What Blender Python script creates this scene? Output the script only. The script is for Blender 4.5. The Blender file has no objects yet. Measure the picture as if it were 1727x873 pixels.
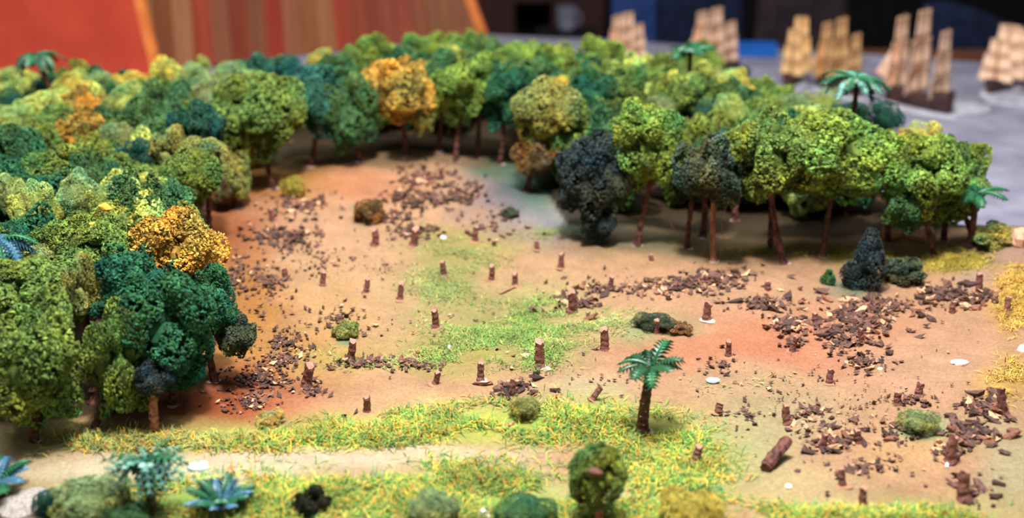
import bpy, math, random
import numpy as np
from mathutils import Vector, Matrix, Euler
random.seed(7); rng = np.random.default_rng(7)
C = bpy.context.scene.collection
sc = bpy.context.scene
# ------------------------------------------------------------------ camera, world, light, exposure
CAM_H = 5.0; PITCH = math.radians(20); FPX = 2200.0
cd = bpy.data.cameras.new('camera'); cam = bpy.data.objects.new('camera', cd); C.objects.link(cam)
cam.location = (0, 0, CAM_H); cam.rotation_euler = (math.pi/2 - PITCH, 0, 0)
cd.sensor_width = 36; cd.lens = 36*FPX/1727; cd.clip_end = 300
cd.dof.use_dof = True; cd.dof.focus_distance = 11.8; cd.dof.aperture_fstop = 0.36
sc.camera = cam
sc.view_settings.view_transform = 'Standard'; sc.view_settings.look = 'None'
sc.view_settings.gamma = 1; sc.view_settings.exposure = 0.24
w = bpy.data.worlds.new('room_ambient'); sc.world = w; w.use_nodes = True
w.node_tree.nodes['Background'].inputs[0].default_value = (0.86, 0.92, 1.0, 1)
w.node_tree.nodes['Background'].inputs[1].default_value = 0.17
def area(name, loc, target, size, power, col):
    l = bpy.data.lights.new(name, 'AREA'); l.shape = 'DISK'; l.size = size; l.energy = power; l.color = col
    o = bpy.data.objects.new(name, l); C.objects.link(o); o.location = loc
    o.rotation_euler = (Vector(target) - Vector(loc)).to_track_quat('-Z', 'Y').to_euler()
area('ceiling_lamp', (-0.3, 7.5, 16), (0.6, 13.5, 0), 1.8, 4100, (1.0, 0.95, 0.89))
area('overhead_fill', (0.5, 11, 18), (0.5, 14, 0), 15.0, 4700, (0.95, 0.97, 1.0))  # broad unseen lamp, added as soft ambient fill from above

# ------------------------------------------------------------------ pixel and ground helpers
FW = np.array([0, math.cos(PITCH), -math.sin(PITCH)]); UP = np.array([0, math.sin(PITCH), math.cos(PITCH)])
def ray(px, py):
    return FW*FPX + np.array([1., 0, 0])*(px-863.5) + UP*(436.5-py)
def sst(a, b, x):
    t = np.clip((x-a)/(b-a), 0, 1); return t*t*(3-2*t)
def coast(x):
    return np.where(x < 1.3, 21.0, np.where(x < 5.6, 21.0-(x-1.3)*1.42, 14.9-(x-5.6)*0.25))
def hgt(x, y):
    x = np.asarray(x, float); y = np.asarray(y, float)
    z = 0.22*sst(13.5, 17.5, y)*np.exp(-((x+1.0)/4.0)**2)
    z = z+0.38*np.exp(-((x-6.3)/1.1)**2-((y-13.2)/1.3)**2)
    z = z-0.10*np.exp(-((x+1.2)/1.6)**2-((y-12.6)/1.3)**2)
    z = z+0.10*np.exp(-((x+3.0)/1.2)**2-((y-11.8)/1.5)**2)
    z = z+0.05*np.sin(x*1.7+1)*np.sin(y*1.3+.5)+0.018*np.sin(x*4.3+y*2.1)*np.sin(y*3.7-x)
    z = z+0.010*np.sin(x*13+y*5)*np.sin(y*11-x*3)+0.005*np.sin(x*31+y*9)*np.sin(y*27-x*8)
    d = y-coast(x)+0.12*np.sin(x*5)+0.05*np.sin(x*13)
    z = z-(z+1.05)*sst(-0.1, 0.5, d)
    return z
def G(px, py):
    d = ray(px, py); d = d/np.linalg.norm(d); o = np.array([0, 0, CAM_H]); t = 6.0
    ts = np.arange(6, 40, 0.03); P = o+ts[:, None]*d
    below = P[:, 2] < hgt(P[:, 0], P[:, 1])
    i = int(np.argmax(below)) if below.any() else len(ts)-1
    a, b = ts[max(i-1, 0)], ts[i]
    for _ in range(12):
        m = (a+b)/2; q = o+m*d
        if q[2] < hgt(q[0], q[1]): b = m
        else: a = m
    return o+b*d
def atY(px, py, Y):
    d = ray(px, py); return np.array([0, 0, CAM_H])+d*(Y/d[1])
def atZ(px, py, Z):
    d = ray(px, py); return np.array([0, 0, CAM_H])+d*((Z-CAM_H)/d[2])
def proj(x, y, z):
    zc = y*FW[1]+(z-CAM_H)*FW[2]; yc = y*UP[1]+(z-CAM_H)*UP[2]
    return 863.5+FPX*x/zc, 436.5-FPX*yc/zc
def lin(c):
    c = np.asarray(c, float)/255; return np.where(c <= .04045, c/12.92, ((c+.055)/1.055)**2.4)

# ------------------------------------------------------------------ object helpers
def tag(o, label=None, cat=None, group=None, kind=None):
    if label: o['label'] = label
    if cat: o['category'] = cat
    if group: o['group'] = group
    if kind: o['kind'] = kind
    return o
def mesh(name, V, F, mat=None, col=None, smooth=False):
    me = bpy.data.meshes.new(name)
    V = np.asarray(V, np.float32)
    if isinstance(F, np.ndarray):
        n, k = F.shape
        me.vertices.add(len(V)); me.vertices.foreach_set('co', V.ravel())
        me.loops.add(n*k); me.loops.foreach_set('vertex_index', F.astype(np.int32).ravel())
        me.polygons.add(n); me.polygons.foreach_set('loop_start', np.arange(0, n*k, k, dtype=np.int32))
        me.polygons.foreach_set('loop_total', np.full(n, k, np.int32))
        me.update(calc_edges=True)
    else:
        me.from_pydata(V.tolist(), [], F); me.update()
    if col is not None:
        a = me.color_attributes.new('tint', 'FLOAT_COLOR', 'POINT')
        c = np.ones((len(V), 4), np.float32); c[:, :3] = col
        a.data.foreach_set('color', c.ravel())
    if mat: me.materials.append(mat)
    me.polygons.foreach_set('use_smooth', np.full(len(me.polygons), smooth))
    return me
def link(name, data, parent=None, loc=None, rot=None, scale=None):
    o = bpy.data.objects.new(name, data); C.objects.link(o)
    if parent: o.parent = parent
    if loc is not None: o.location = loc
    if rot is not None: o.rotation_euler = rot
    if scale is not None: o.scale = scale
    return o
def thing(name, loc, label, cat, group=None, rz=0, rot=None):
    o = bpy.data.objects.new(name, None); C.objects.link(o); o.location = loc; o.rotation_euler = rot or (0, 0, rz)
    o.empty_display_size = .1
    return tag(o, label, cat, group)
def box(x0, x1, y0, y1, z0, z1):
    V = [(x, y, z) for x in (x0, x1) for y in (y0, y1) for z in (z0, z1)]
    F = [(0, 1, 3, 2), (4, 6, 7, 5), (0, 4, 5, 1), (2, 3, 7, 6), (0, 2, 6, 4), (1, 5, 7, 3)]
    return V, F
def tube(pts, rad, n=10, caps=True, jitter=0, tw=0):
    pts = [np.array(p, float) for p in pts]; V = []; F = []
    for i, p in enumerate(pts):
        d = pts[min(i+1, len(pts)-1)]-pts[max(i-1, 0)]; d /= np.linalg.norm(d)+1e-9
        a = np.cross(d, [0, 0, 1]) if abs(d[2]) < .9 else np.cross(d, [0, 1, 0]); a /= np.linalg.norm(a); b = np.cross(d, a)
        for k in range(n):
            t = 2*math.pi*k/n+tw*i; r = rad[i]*(1+jitter*random.uniform(-1, 1))
            V.append(p+r*(a*math.cos(t)+b*math.sin(t)))
    for i in range(len(pts)-1):
        for k in range(n):
            F.append((i*n+k, i*n+(k+1) % n, (i+1)*n+(k+1) % n, (i+1)*n+k))
    if caps:
        F.append(tuple(range(n))[::-1]); F.append(tuple(range((len(pts)-1)*n, len(pts)*n)))
    return V, F
def join(*vf):
    V = []; F = []
    for v, f in vf:
        o = len(V); V += [tuple(p) for p in v]; F += [tuple(i+o for i in q) for q in f]
    return V, F

# ------------------------------------------------------------------ materials
def material(name, rough=.8, spec=.3):
    m = bpy.data.materials.new(name); m.use_nodes = True; nt = m.node_tree
    b = nt.nodes['Principled BSDF']; b.inputs['Roughness'].default_value = rough
    b.inputs['Specular IOR Level'].default_value = spec
    return m, nt, b
def N(nt, t, **kw):
    n = nt.nodes.new(t)
    for k, v in kw.items():
        if hasattr(n, k): setattr(n, k, v)
        else: n.inputs[k.replace('_', ' ')].default_value = v
    return n
def noisy(name, c1, c2, scale=8, rough=.8, bump=.3, detail=5, spec=.3, stretch=None, space='Object', bdist=.01):
    m, nt, b = material(name, rough, spec); L = nt.links.new
    tc = N(nt, 'ShaderNodeTexCoord'); mp = N(nt, 'ShaderNodeMapping'); L(tc.outputs[space], mp.inputs[0])
    if stretch: mp.inputs['Scale'].default_value = stretch
    nz = N(nt, 'ShaderNodeTexNoise', Scale=scale, Detail=detail); L(mp.outputs[0], nz.inputs['Vector'])
    cr = N(nt, 'ShaderNodeValToRGB'); cr.color_ramp.elements[0].position = .35; cr.color_ramp.elements[1].position = .65
    cr.color_ramp.elements[0].color = (*lin(c1), 1); cr.color_ramp.elements[1].color = (*lin(c2), 1)
    L(nz.outputs['Fac'], cr.inputs[0]); L(cr.outputs[0], b.inputs['Base Color'])
    if bump:
        bp = N(nt, 'ShaderNodeBump', Strength=bump, Distance=bdist); L(nz.outputs['Fac'], bp.inputs['Height']); L(bp.outputs[0], b.inputs['Normal'])
    return m
def tinted(name, rough=.9, spec=.15, objcol=True, bump=0):
    """object colour x the 'tint' attribute of each granule, plus a little noise"""
    m, nt, b = material(name, rough, spec); L = nt.links.new
    at = N(nt, 'ShaderNodeAttribute', attribute_name='tint')
    oi = N(nt, 'ShaderNodeObjectInfo'); tc = N(nt, 'ShaderNodeTexCoord')
    nz = N(nt, 'ShaderNodeTexNoise', Scale=2.2, Detail=2); L(tc.outputs['Object'], nz.inputs['Vector'])
    mu = N(nt, 'ShaderNodeMix', data_type='RGBA', blend_type='MULTIPLY'); mu.inputs[0].default_value = 1
    L(oi.outputs['Color'] if objcol else at.outputs['Color'], mu.inputs[6])
    if objcol: L(at.outputs['Color'], mu.inputs[7])
    else: mu.inputs[7].default_value = (1, 1, 1, 1)
    mr = N(nt, 'ShaderNodeMapRange'); mr.inputs[1].default_value = .35; mr.inputs[2].default_value = .65
    mr.inputs[3].default_value = .72; mr.inputs[4].default_value = 1.25; L(nz.outputs['Fac'], mr.inputs[0])
    hs = N(nt, 'ShaderNodeHueSaturation'); L(mu.outputs[2], hs.inputs['Color']); L(mr.outputs[0], hs.inputs['Value'])
    L(hs.outputs[0], b.inputs['Base Color'])
    return m
M = {}
M['foliage'] = tinted('clump_foliage')
M['fibre'] = tinted('grass_fibre', .7, .2, objcol=False)
M['bark'] = noisy('bark', (44, 24, 22), (118, 74, 62), 26, .75, .8, stretch=(1, 1, .45), bdist=.012)
M['bark_light'] = noisy('orange_bark', (110, 58, 38), (190, 130, 100), 22, .7, .6, stretch=(1, 1, .4), bdist=.012)
M['glue'] = noisy('dried_glue', (170, 140, 124), (222, 204, 194), 12, .5, .3)
M['stump'] = noisy('stump_bark', (66, 38, 34), (168, 112, 98), 24, .65, .8, bdist=.012)
M['cut'] = noisy('cut_wood', (140, 95, 78), (196, 150, 128), 30, .8, .2)
M['palm_bark'] = noisy('palm_bark', (44, 22, 18), (104, 62, 48), 20, .5, .5, bdist=.01)
M['notch'] = noisy('pale_notch', (150, 125, 110), (205, 185, 170), 20, .6, .1)
def plastic(name, a, b_): return noisy(name, a, b_, 7, .42, .15, spec=.5)
M['frond'] = plastic('palm_frond_green', (12, 44, 30), (46, 92, 58))
M['frond_blue'] = plastic('palm_frond_blue', (28, 88, 70), (120, 176, 160))
M['frond_teal'] = plastic('palm_frond_teal', (14, 66, 44), (46, 112, 70))
M['fern_blue'] = plastic('fern_blue', (22, 72, 84), (84, 130, 158))
M['rock'] = noisy('rock', (120, 112, 106), (170, 162, 156), 9, .85, .5)
M['white'] = noisy('white_stone', (215, 210, 208), (245, 240, 238), 15, .6, .3)
M['paleblue'] = noisy('pale_blue_stone', (160, 185, 205), (205, 220, 230), 15, .6, .3)
M['tan_rock'] = noisy('tan_rock', (178, 128, 96), (222, 178, 148), 12, .85, .5)
M['orange'] = noisy('orange_flower', (224, 150, 40), (248, 190, 70), 12, .8, .2)
M['chip'] = tinted('bark_chip', .75, .35)

# ------------------------------------------------------------------ ground with painted patches
SAND = (188, 145, 112)
blobs = [  # px, py, rx, ry, colour, strength : paint and flock patches on the ground
 (700, 330, 260, 60, (194, 150, 116), .6), (650, 480, 200, 90, (196, 158, 120), .5), (560, 560, 80, 90, (186, 146, 90), .6),
 (370, 380, 95, 80, (150, 84, 46), .9), (480, 300, 120, 34, (176, 118, 50), .8), (620, 316, 75, 26, (192, 122, 88), .7),
 (400, 520, 70, 80, (162, 106, 40), .8), (440, 600, 90, 50, (170, 118, 44), .6), (340, 690, 130, 48, (146, 74, 44), .95), (430, 660, 90, 40, (150, 74, 40), .8), (520, 700, 70, 28, (186, 116, 84), .6),
 (870, 330, 85, 55, (110, 106, 118), .92), (930, 375, 60, 30, (140, 142, 146), .8), (860, 285, 75, 22, (72, 108, 84), .8), (930, 320, 60, 26, (58, 112, 86), .8),
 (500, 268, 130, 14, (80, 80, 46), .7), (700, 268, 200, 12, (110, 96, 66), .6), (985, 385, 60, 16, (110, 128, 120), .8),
 (1120, 412, 150, 26, (104, 112, 84), .75), (1300, 420, 130, 18, (138, 116, 70), .6), (1090, 440, 110, 18, (178, 138, 100), .6),
 (780, 420, 90, 36, (150, 142, 78), .75), (745, 475, 70, 50, (140, 142, 82), .75), (860, 560, 130, 56, (130, 146, 78), .7), (760, 600, 110, 34, (160, 152, 78), .6), (570, 605, 70, 20, (166, 150, 80), .6),
 (930, 500, 60, 30, (168, 160, 102), .6), (1040, 545, 70, 26, (176, 164, 108), .6),
 (1300, 590, 190, 46, (186, 112, 84), .8), (1420, 560, 140, 40, (188, 128, 96), .6), (1180, 590, 60, 40, (192, 128, 96), .5),
 (1250, 640, 90, 30, (176, 154, 118), .6), (1230, 760, 110, 56, (166, 170, 122), .75), (1330, 700, 90, 40, (172, 160, 122), .6), (1350, 830, 120, 40, (186, 174, 124), .5),
 (1700, 790, 60, 70, (160, 160, 124), .7), (1610, 730, 80, 24, (168, 158, 116), .5), (1530, 760, 70, 40, (200, 160, 110), .6), (1560, 610, 140, 50, (194, 152, 122), .6), (1600, 860, 120, 26, (172, 166, 100), .7),
 (1600, 440, 120, 22, (158, 138, 48), .85), (1460, 430, 50, 12, (140, 136, 60), .7), (1440, 488, 50, 12, (80, 118, 96), .9), (1700, 425, 70, 18, (150, 122, 112), .9),
 (1712, 500, 40, 50, (196, 150, 66), .9), (1700, 640, 36, 34, (190, 152, 74), .8), (1650, 470, 40, 18, (168, 138, 120), .8),
 (610, 362, 18, 10, (70, 130, 90), .9), (575, 570, 16, 8, (90, 140, 100), .8), (1110, 552, 44, 20, (130, 158, 110), .8), (1545, 722, 45, 14, (120, 160, 110), .8), (985, 655, 60, 26, (176, 170, 130), .6),
 (700, 690, 120, 22, (210, 180, 128), .5), (1000, 700, 110, 26, (178, 176, 118), .6),
 (40, 735, 90, 30, (178, 160, 112), .8), (200, 735, 200, 26, (168, 158, 92), .75), (380, 745, 130, 18, (170, 168, 90), .8), (600, 730, 180, 24, (172, 182, 92), .85), (930, 715, 210, 34, (164, 178, 74), .9), (1120, 770, 90, 34, (170, 180, 76), .85), (1080, 840, 140, 40, (176, 182, 84), .8),
 (60, 790, 170, 26, (184, 164, 130), .9), (330, 790, 230, 20, (212, 198, 168), .9), (480, 776, 180, 14, (180, 186, 150), .5), (560, 768, 240, 13, (216, 188, 160), .9), (780, 765, 110, 15, (214, 184, 154), .9), (880, 795, 70, 15, (204, 168, 136), .9), (960, 835, 70, 16, (204, 168, 134), .9), (1060, 835, 90, 12, (190, 196, 150), .7),
 (500, 850, 420, 38, (134, 172, 80), .9), (800, 815, 110, 34, (150, 182, 88), .8), (60, 850, 60, 20, (170, 160, 150), .8), (320, 810, 60, 12, (170, 190, 150), .6), (900, 870, 200, 24, (150, 182, 80), .9),
]
xs = np.linspace(-9.5, 9.5, 430); ys = np.linspace(7.2, 22.0, 400)
X, Y = np.meshgrid(xs, ys); Z = hgt(X, Y); PX, PY = proj(X, Y, Z)
col = np.tile(lin(SAND), (X.size, 1)); PXf = PX.ravel(); PYf = PY.ravel()
wob = 14*np.sin(X*3.1+Y*2).ravel()+9*np.sin(X*7-Y*5).ravel(); wob2 = 6*np.sin(X*5+Y*6).ravel()
for (a, b, rx, ry, c, s) in blobs:
    q = ((PXf+wob-a)/rx)**2+((PYf+wob2-b)/ry)**2
    f = (s*np.exp(-q**1.4*.7))[:, None]; col = col*(1-f)+lin(np.minimum(np.array(c)*1.03, 235))*f
def infor(x, y):   # forest floor: brown litter, painted darker for the shade under the trees
    px, py = proj(x, y, hgt(x, y))
    lft = sst(0, 60, 330-(700-py)*.0-px)*(py < 720)
    return px, py
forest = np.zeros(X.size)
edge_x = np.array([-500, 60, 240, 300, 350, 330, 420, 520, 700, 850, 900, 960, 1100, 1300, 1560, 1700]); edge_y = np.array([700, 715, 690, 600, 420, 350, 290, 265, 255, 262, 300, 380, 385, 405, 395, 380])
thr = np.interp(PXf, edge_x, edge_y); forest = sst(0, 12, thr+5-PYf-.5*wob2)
col = col*(1-.93*forest[:, None])+lin((46, 42, 28))*(.93*forest[:, None])  # canopy shade put into the floor colour, near black inside the forest edge
ny, nx = X.shape; I = np.arange(nx*ny).reshape(ny, nx)
F = np.stack([I[:-1, :-1].ravel(), I[:-1, 1:].ravel(), I[1:, 1:].ravel(), I[1:, :-1].ravel()], 1)
m, nt, b = material('painted_sand', .92, .12); L = nt.links.new
at = N(nt, 'ShaderNodeAttribute', attribute_name='tint'); tc = N(nt, 'ShaderNodeTexCoord')
n1 = N(nt, 'ShaderNodeTexNoise', Scale=3.0, Detail=8, Roughness=.65); n2 = N(nt, 'ShaderNodeTexNoise', Scale=34, Detail=8, Roughness=.85)
L(tc.outputs['Object'], n1.inputs['Vector']); L(tc.outputs['Object'], n2.inputs['Vector'])
r1 = N(nt, 'ShaderNodeMapRange'); r1.inputs[1].default_value = .3; r1.inputs[2].default_value = .7; r1.inputs[3].default_value = .78; r1.inputs[4].default_value = 1.12; L(n1.outputs['Fac'], r1.inputs[0])
r2 = N(nt, 'ShaderNodeMapRange'); r2.inputs[1].default_value = .35; r2.inputs[2].default_value = .65; r2.inputs[3].default_value = .70; r2.inputs[4].default_value = 1.3; L(n2.outputs['Fac'], r2.inputs[0])
mm = N(nt, 'ShaderNodeMath', operation='MULTIPLY'); L(r1.outputs[0], mm.inputs[0]); L(r2.outputs[0], mm.inputs[1])
hs = N(nt, 'ShaderNodeHueSaturation'); L(at.outputs['Color'], hs.inputs['Color']); L(mm.outputs[0], hs.inputs['Value'])
n4 = N(nt, 'ShaderNodeTexNoise', Scale=1.7, Detail=6, Roughness=.6); L(tc.outputs['Object'], n4.inputs['Vector'])
r4 = N(nt, 'ShaderNodeMapRange'); r4.inputs[1].default_value = .45; r4.inputs[2].default_value = .75; r4.inputs[3].default_value = 0; r4.inputs[4].default_value = .55; L(n4.outputs['Fac'], r4.inputs[0])
m4 = N(nt, 'ShaderNodeMix', data_type='RGBA', blend_type='MULTIPLY'); m4.inputs[7].default_value = (.70, .76, .72, 1); L(r4.outputs[0], m4.inputs[0]); L(hs.outputs[0], m4.inputs[6]); L(m4.outputs[2], b.inputs['Base Color'])
bp = N(nt, 'ShaderNodeBump', Strength=.8, Distance=.02); L(mm.outputs[0], bp.inputs['Height']); L(bp.outputs[0], b.inputs['Normal'])
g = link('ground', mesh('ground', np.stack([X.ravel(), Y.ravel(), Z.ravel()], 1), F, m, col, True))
tag(g, 'sandy model landscape of a jungle clearing with painted patches and a pale road', 'landscape', kind='structure')

# ------------------------------------------------------------------ room: floor, back wall, table, sea mat
SEA = -1.0
M['dark'] = noisy('dark_wall', (14, 12, 15), (26, 22, 26), 2, .9, 0)
M['darkfloor'] = noisy('dark_floor', (20, 15, 15), (32, 25, 24), 2, .8, 0)
V, F = box(-40, 40, 62, 62.4, -9, 26); tag(link('wall_back', mesh('wall_back', V, F, M['dark'])), kind='structure')
V, F = box(-40, 40, -6, 62, -9.2, -9); tag(link('floor', mesh('floor', V, F, M['darkfloor'])), kind='structure')
M['sea'] = noisy('sea_cloth', (126, 124, 142), (160, 157, 174), 1.4, .8, .35, detail=6, bdist=.03)
M['tablewood'] = noisy('table_wood', (88, 50, 34), (128, 78, 54), 3, .5, .1, stretch=(.3, 6, 6))
def far(x):   # far edge of the sea cloth
    return 33.1-x*0.31
tb = thing('display_table', (0, 20, SEA-.3), 'large wooden table with a brown far edge that carries the whole diorama', 'table')
P2 = [(-14, -14.2), (17, -14.2), (17, 11.7), (11, 11.5), (4, 11.9), (-14, 17.5)]
def slab(P, z0, z1):
    n = len(P); V = [(x, y, z0) for x, y in P]+[(x, y, z1) for x, y in P]
    return V, [tuple(range(n))[::-1], tuple(range(n, 2*n))]+[(i, (i+1) % n, n+(i+1) % n, n+i) for i in range(n)]
V, F = slab(P2, -.1, .24); link('tabletop', mesh('tabletop', V, F, M['tablewood']), tb)
for (a, b_) in [(-13, -13), (16, -13), (15, 9), (-13, 15)]:
    V, F = box(a-.4, a+.4, b_-.4, b_+.4, -7.7, -.1); link('leg', mesh('table_leg', V, F, M['tablewood']), tb)
gx = np.linspace(-14, 17, 120); gy = np.linspace(0, 1, 120); GX, GT = np.meshgrid(gx, gy)
GY = 5.8+GT*(far(GX)-5.8); GZ = SEA+.0+.02*np.sin(GX*1.3+GY*.7)+.015*np.sin(GX*.5-GY*1.9)
n = 120; I = np.arange(n*n).reshape(n, n); F = np.stack([I[:-1, :-1].ravel(), I[:-1, 1:].ravel(), I[1:, 1:].ravel(), I[1:, :-1].ravel()], 1)
tag(link('sea_cloth', mesh('sea_cloth', np.stack([GX.ravel(), GY.ravel(), GZ.ravel()], 1), F, M['sea'], None, True)), 'lilac grey sea cloth spread over the table beyond the forest', 'cloth')

# ------------------------------------------------------------------ foliage crowns
def rot_rand(n):
    q = rng.normal(size=(n, 4)); q /= np.linalg.norm(q, axis=1)[:, None]; w_, x, y, z = q.T
    return np.stack([np.stack([1-2*(y*y+z*z), 2*(x*y-z*w_), 2*(x*z+y*w_)], 1), np.stack([2*(x*y+z*w_), 1-2*(x*x+z*z), 2*(y*z-x*w_)], 1), np.stack([2*(x*z-y*w_), 2*(y*z+x*w_), 1-2*(x*x+y*y)], 1)], 1)
OCT = np.array([(1, 0, 0), (-1, 0, 0), (0, 1, 0), (0, -1, 0), (0, 0, 1), (0, 0, -1)], float)
OF = np.array([(0, 2, 4), (2, 1, 4), (1, 3, 4), (3, 0, 4), (2, 0, 5), (1, 2, 5), (3, 1, 5), (0, 3, 5)])
def granules(P, size, flat=.55, asp=1.0):
    n = len(P); S = np.stack([size*asp*rng.uniform(.8, 1.5, n), size*rng.uniform(.6, 1.1, n), size*flat*rng.uniform(.6, 1.2, n)], 1)
    V = OCT[None]*S[:, None, :]*rng.uniform(.6, 1.35, (n, 6, 1)); V = np.einsum('nij,nkj->nki', rot_rand(n), V)+P[:, None, :]
    return V.reshape(-1, 3), (OF[None]+6*np.arange(n)[:, None, None]).reshape(-1, 3)
def n3(P, k, s):
    r = np.random.default_rng(s); o = np.zeros(len(P))
    for _ in range(6):
        d = r.normal(size=3); d *= k/np.linalg.norm(d); o += np.sin(P@d+r.uniform(0, 6.28))
    return o/2.4
def crown_mesh(seed, Np, gs, nl=9, carve=.10, main=.60, asp=1.0, flat=.55, knob=1.0, conic=False):
    r = np.random.default_rng(seed); Ls = [(np.zeros(3), main)]
    for i in range(nl):
        d = r.normal(size=3); d[2] = abs(d[2])*.9-.25 if not conic else d[2]; d /= np.linalg.norm(d); rr = r.uniform(.28, .46)*knob
        Ls.append((d*(1-rr)*r.uniform(.82, 1.05), rr))
    if conic: Ls = [(np.array([r.uniform(-.12, .12), r.uniform(-.12, .12), z]), .62*(1-(z+1)/2.1)**.8+.1) for z in np.linspace(-.6, .85, 7)]+[(c*np.array([.8, .8, 1])-[0, 0, .3], rr*.8) for c, rr in Ls[1:5]]
    tot = sum(q[1]**2 for q in Ls); Ps = []
    for c, rr in Ls:
        k = int(Np*rr*rr/tot*1.9); d = r.normal(size=(k, 3)); d /= np.linalg.norm(d, axis=1)[:, None]
        p = c+rr*d*(1+.10*n3(d*rr, 16, seed+3))[:, None]
        p = p+d*(carve*np.clip(n3(p, 8, seed), -.75, 1))[:, None]
        keep = np.ones(k, bool)
        for c2, r2 in Ls:
            if c2 is not c: keep &= np.linalg.norm(p-c2, axis=1) > r2*.93
        keep &= n3(p, 11, seed+1) > -1.15
        Ps.append(p[keep])
    P = np.concatenate(Ps); lo = np.percentile(P, 1.0, axis=0); hi = np.percentile(P, 99.0, axis=0); mid_ = (lo+hi)/2; sc_ = 2/(hi-lo)
    P = (P-mid_)*sc_; V, F = granules(P, gs, flat, asp)
    v = rng.uniform(.45, 1.4, len(P))*(1+.22*n3(P, 7, seed+9)); y = rng.uniform(-.15, .2, len(P)); pt = n3(P, 4, seed+7)*.22
    c = np.stack([v*(1+y+pt), v*(1+y*.35), v*(1-y-pt)], 1).repeat(6, 0)
    cv = []; cf = []
    # solid foam core under the granules
    for c0, rr in Ls:
        th = np.linspace(0, math.pi, 8); ph = np.linspace(0, 2*math.pi, 13)[:-1]
        vv = [(c0[0]+rr*.68*math.sin(t)*math.cos(p), c0[1]+rr*.68*math.sin(t)*math.sin(p), c0[2]+rr*.68*math.cos(t)) for t in th for p in ph]
        o = len(cv); cv += vv
        for i in range(7):
            for k in range(12):
                a, b_, c_, d_ = o+i*12+k, o+i*12+(k+1) % 12, o+(i+1)*12+(k+1) % 12, o+(i+1)*12+k
                cf += [(a, d_, c_), (a, c_, b_)]
    cv = (np.array(cv)-mid_)*sc_*.97; cv = cv+.02*np.stack([n3(cv, 14, seed+i) for i in range(3)], 1)
    F = np.concatenate([F, np.array(cf)+len(V)]); V = np.concatenate([V, cv]); c = np.concatenate([c, np.full((len(cv), 3), .55)])
    return mesh('foliage', V, F, M['foliage'], c)
CR = {'a': [crown_mesh(10+i, 7000, .052, carve=.16) for i in range(7)],
      'b': [crown_mesh(30+i, 4600, .062, nl=8, carve=.18) for i in range(3)],          # rougher
      's': [crown_mesh(50+i, 6500, .026, nl=6, carve=.04, main=.7, knob=.9) for i in range(3)],   # fine turf
      'r': [crown_mesh(60, 6000, .05, nl=14, carve=.08, main=.82, knob=.8)],
      'c': [crown_mesh(70, 5200, .048, conic=True)],
      'f': [crown_mesh(80+i, 6500, .014, nl=6, asp=5.0, flat=.6, main=.66) for i in range(2)]}      # fibrous
COL = {'mg': (106, 128, 60), 'mb': (116, 142, 62), 'lg': (168, 186, 100), 'ol': (134, 136, 72), 'dg': (46, 96, 66), 'tg': (52, 100, 84), 'gg': (70, 106, 64),
       'ye': (182, 142, 62), 'yl': (204, 192, 88), 'dk': (72, 80, 60), 'db': (52, 62, 62), 'br': (122, 92, 56), 'dt': (40, 84, 70), 'sg': (136, 148, 92), 'pg': (150, 174, 108)}
# trunk meshes, unit height along z
def trunk_mesh(seed, mat, r0=.036, flare=1.5, n=12, rings=26):
    random.seed(seed); pts = []; rad = []
    ph = random.uniform(0, 6)
    for i in range(rings+1):
        t = i/rings; pts.append((.012*math.sin(t*5+ph), .012*math.cos(t*4+ph), t)); rad.append(r0*(1-.25*t)*(1+.10*math.sin(i*2.1))*(1+(flare-1)*max(0, 1-t*9)))
    V, F = tube(pts, rad, n, jitter=.13, tw=.12); return mesh('trunk', V, F, mat, None, False)
TR = [trunk_mesh(i, M['bark']) for i in range(4)]; TRL = trunk_mesh(9, M['bark_light'])
def blob_mesh(name, seed, mat, fl=.4, amp=.25, n=10):
    r = np.random.default_rng(seed); V = []; F = []
    for i in range(n//2+1):
        for k in range(n):
            t = math.pi*i/(n//2); p = 2*math.pi*k/n; d = np.array([math.sin(t)*math.cos(p), math.sin(t)*math.sin(p), math.cos(t)*fl]); V.append(d)
    V = np.array(V); V = V*(1+amp*n3(V, 3.3, seed))[:, None]
    for i in range(n//2):
        for k in range(n): F.append((i*n+k, (i+1)*n+k, (i+1)*n+(k+1) % n, i*n+(k+1) % n))
    return mesh(name, V, np.array(F), mat, None, amp < .2)
GLUE = [blob_mesh('glue_base', 90+i, M['glue'], .3, .22) for i in range(2)]
M['sandfoot'] = noisy('earth_foot', (140, 100, 76), (176, 130, 100), 14, .9, .4)
SANDB = [blob_mesh('earth_foot', 95+i, M['sandfoot'], .4, .3) for i in range(2)]
ALL = []   # xy of trees
cnt = [0]
def seg(name, data, parent, a, b, r=1.0):
    a = Vector(a); b = Vector(b); d = b-a
    o = link(name, data, parent, a); o.rotation_mode = 'QUATERNION'; o.rotation_quaternion = d.to_track_quat('Z', 'Y'); o.scale = (r, r, d.length); return o
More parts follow.
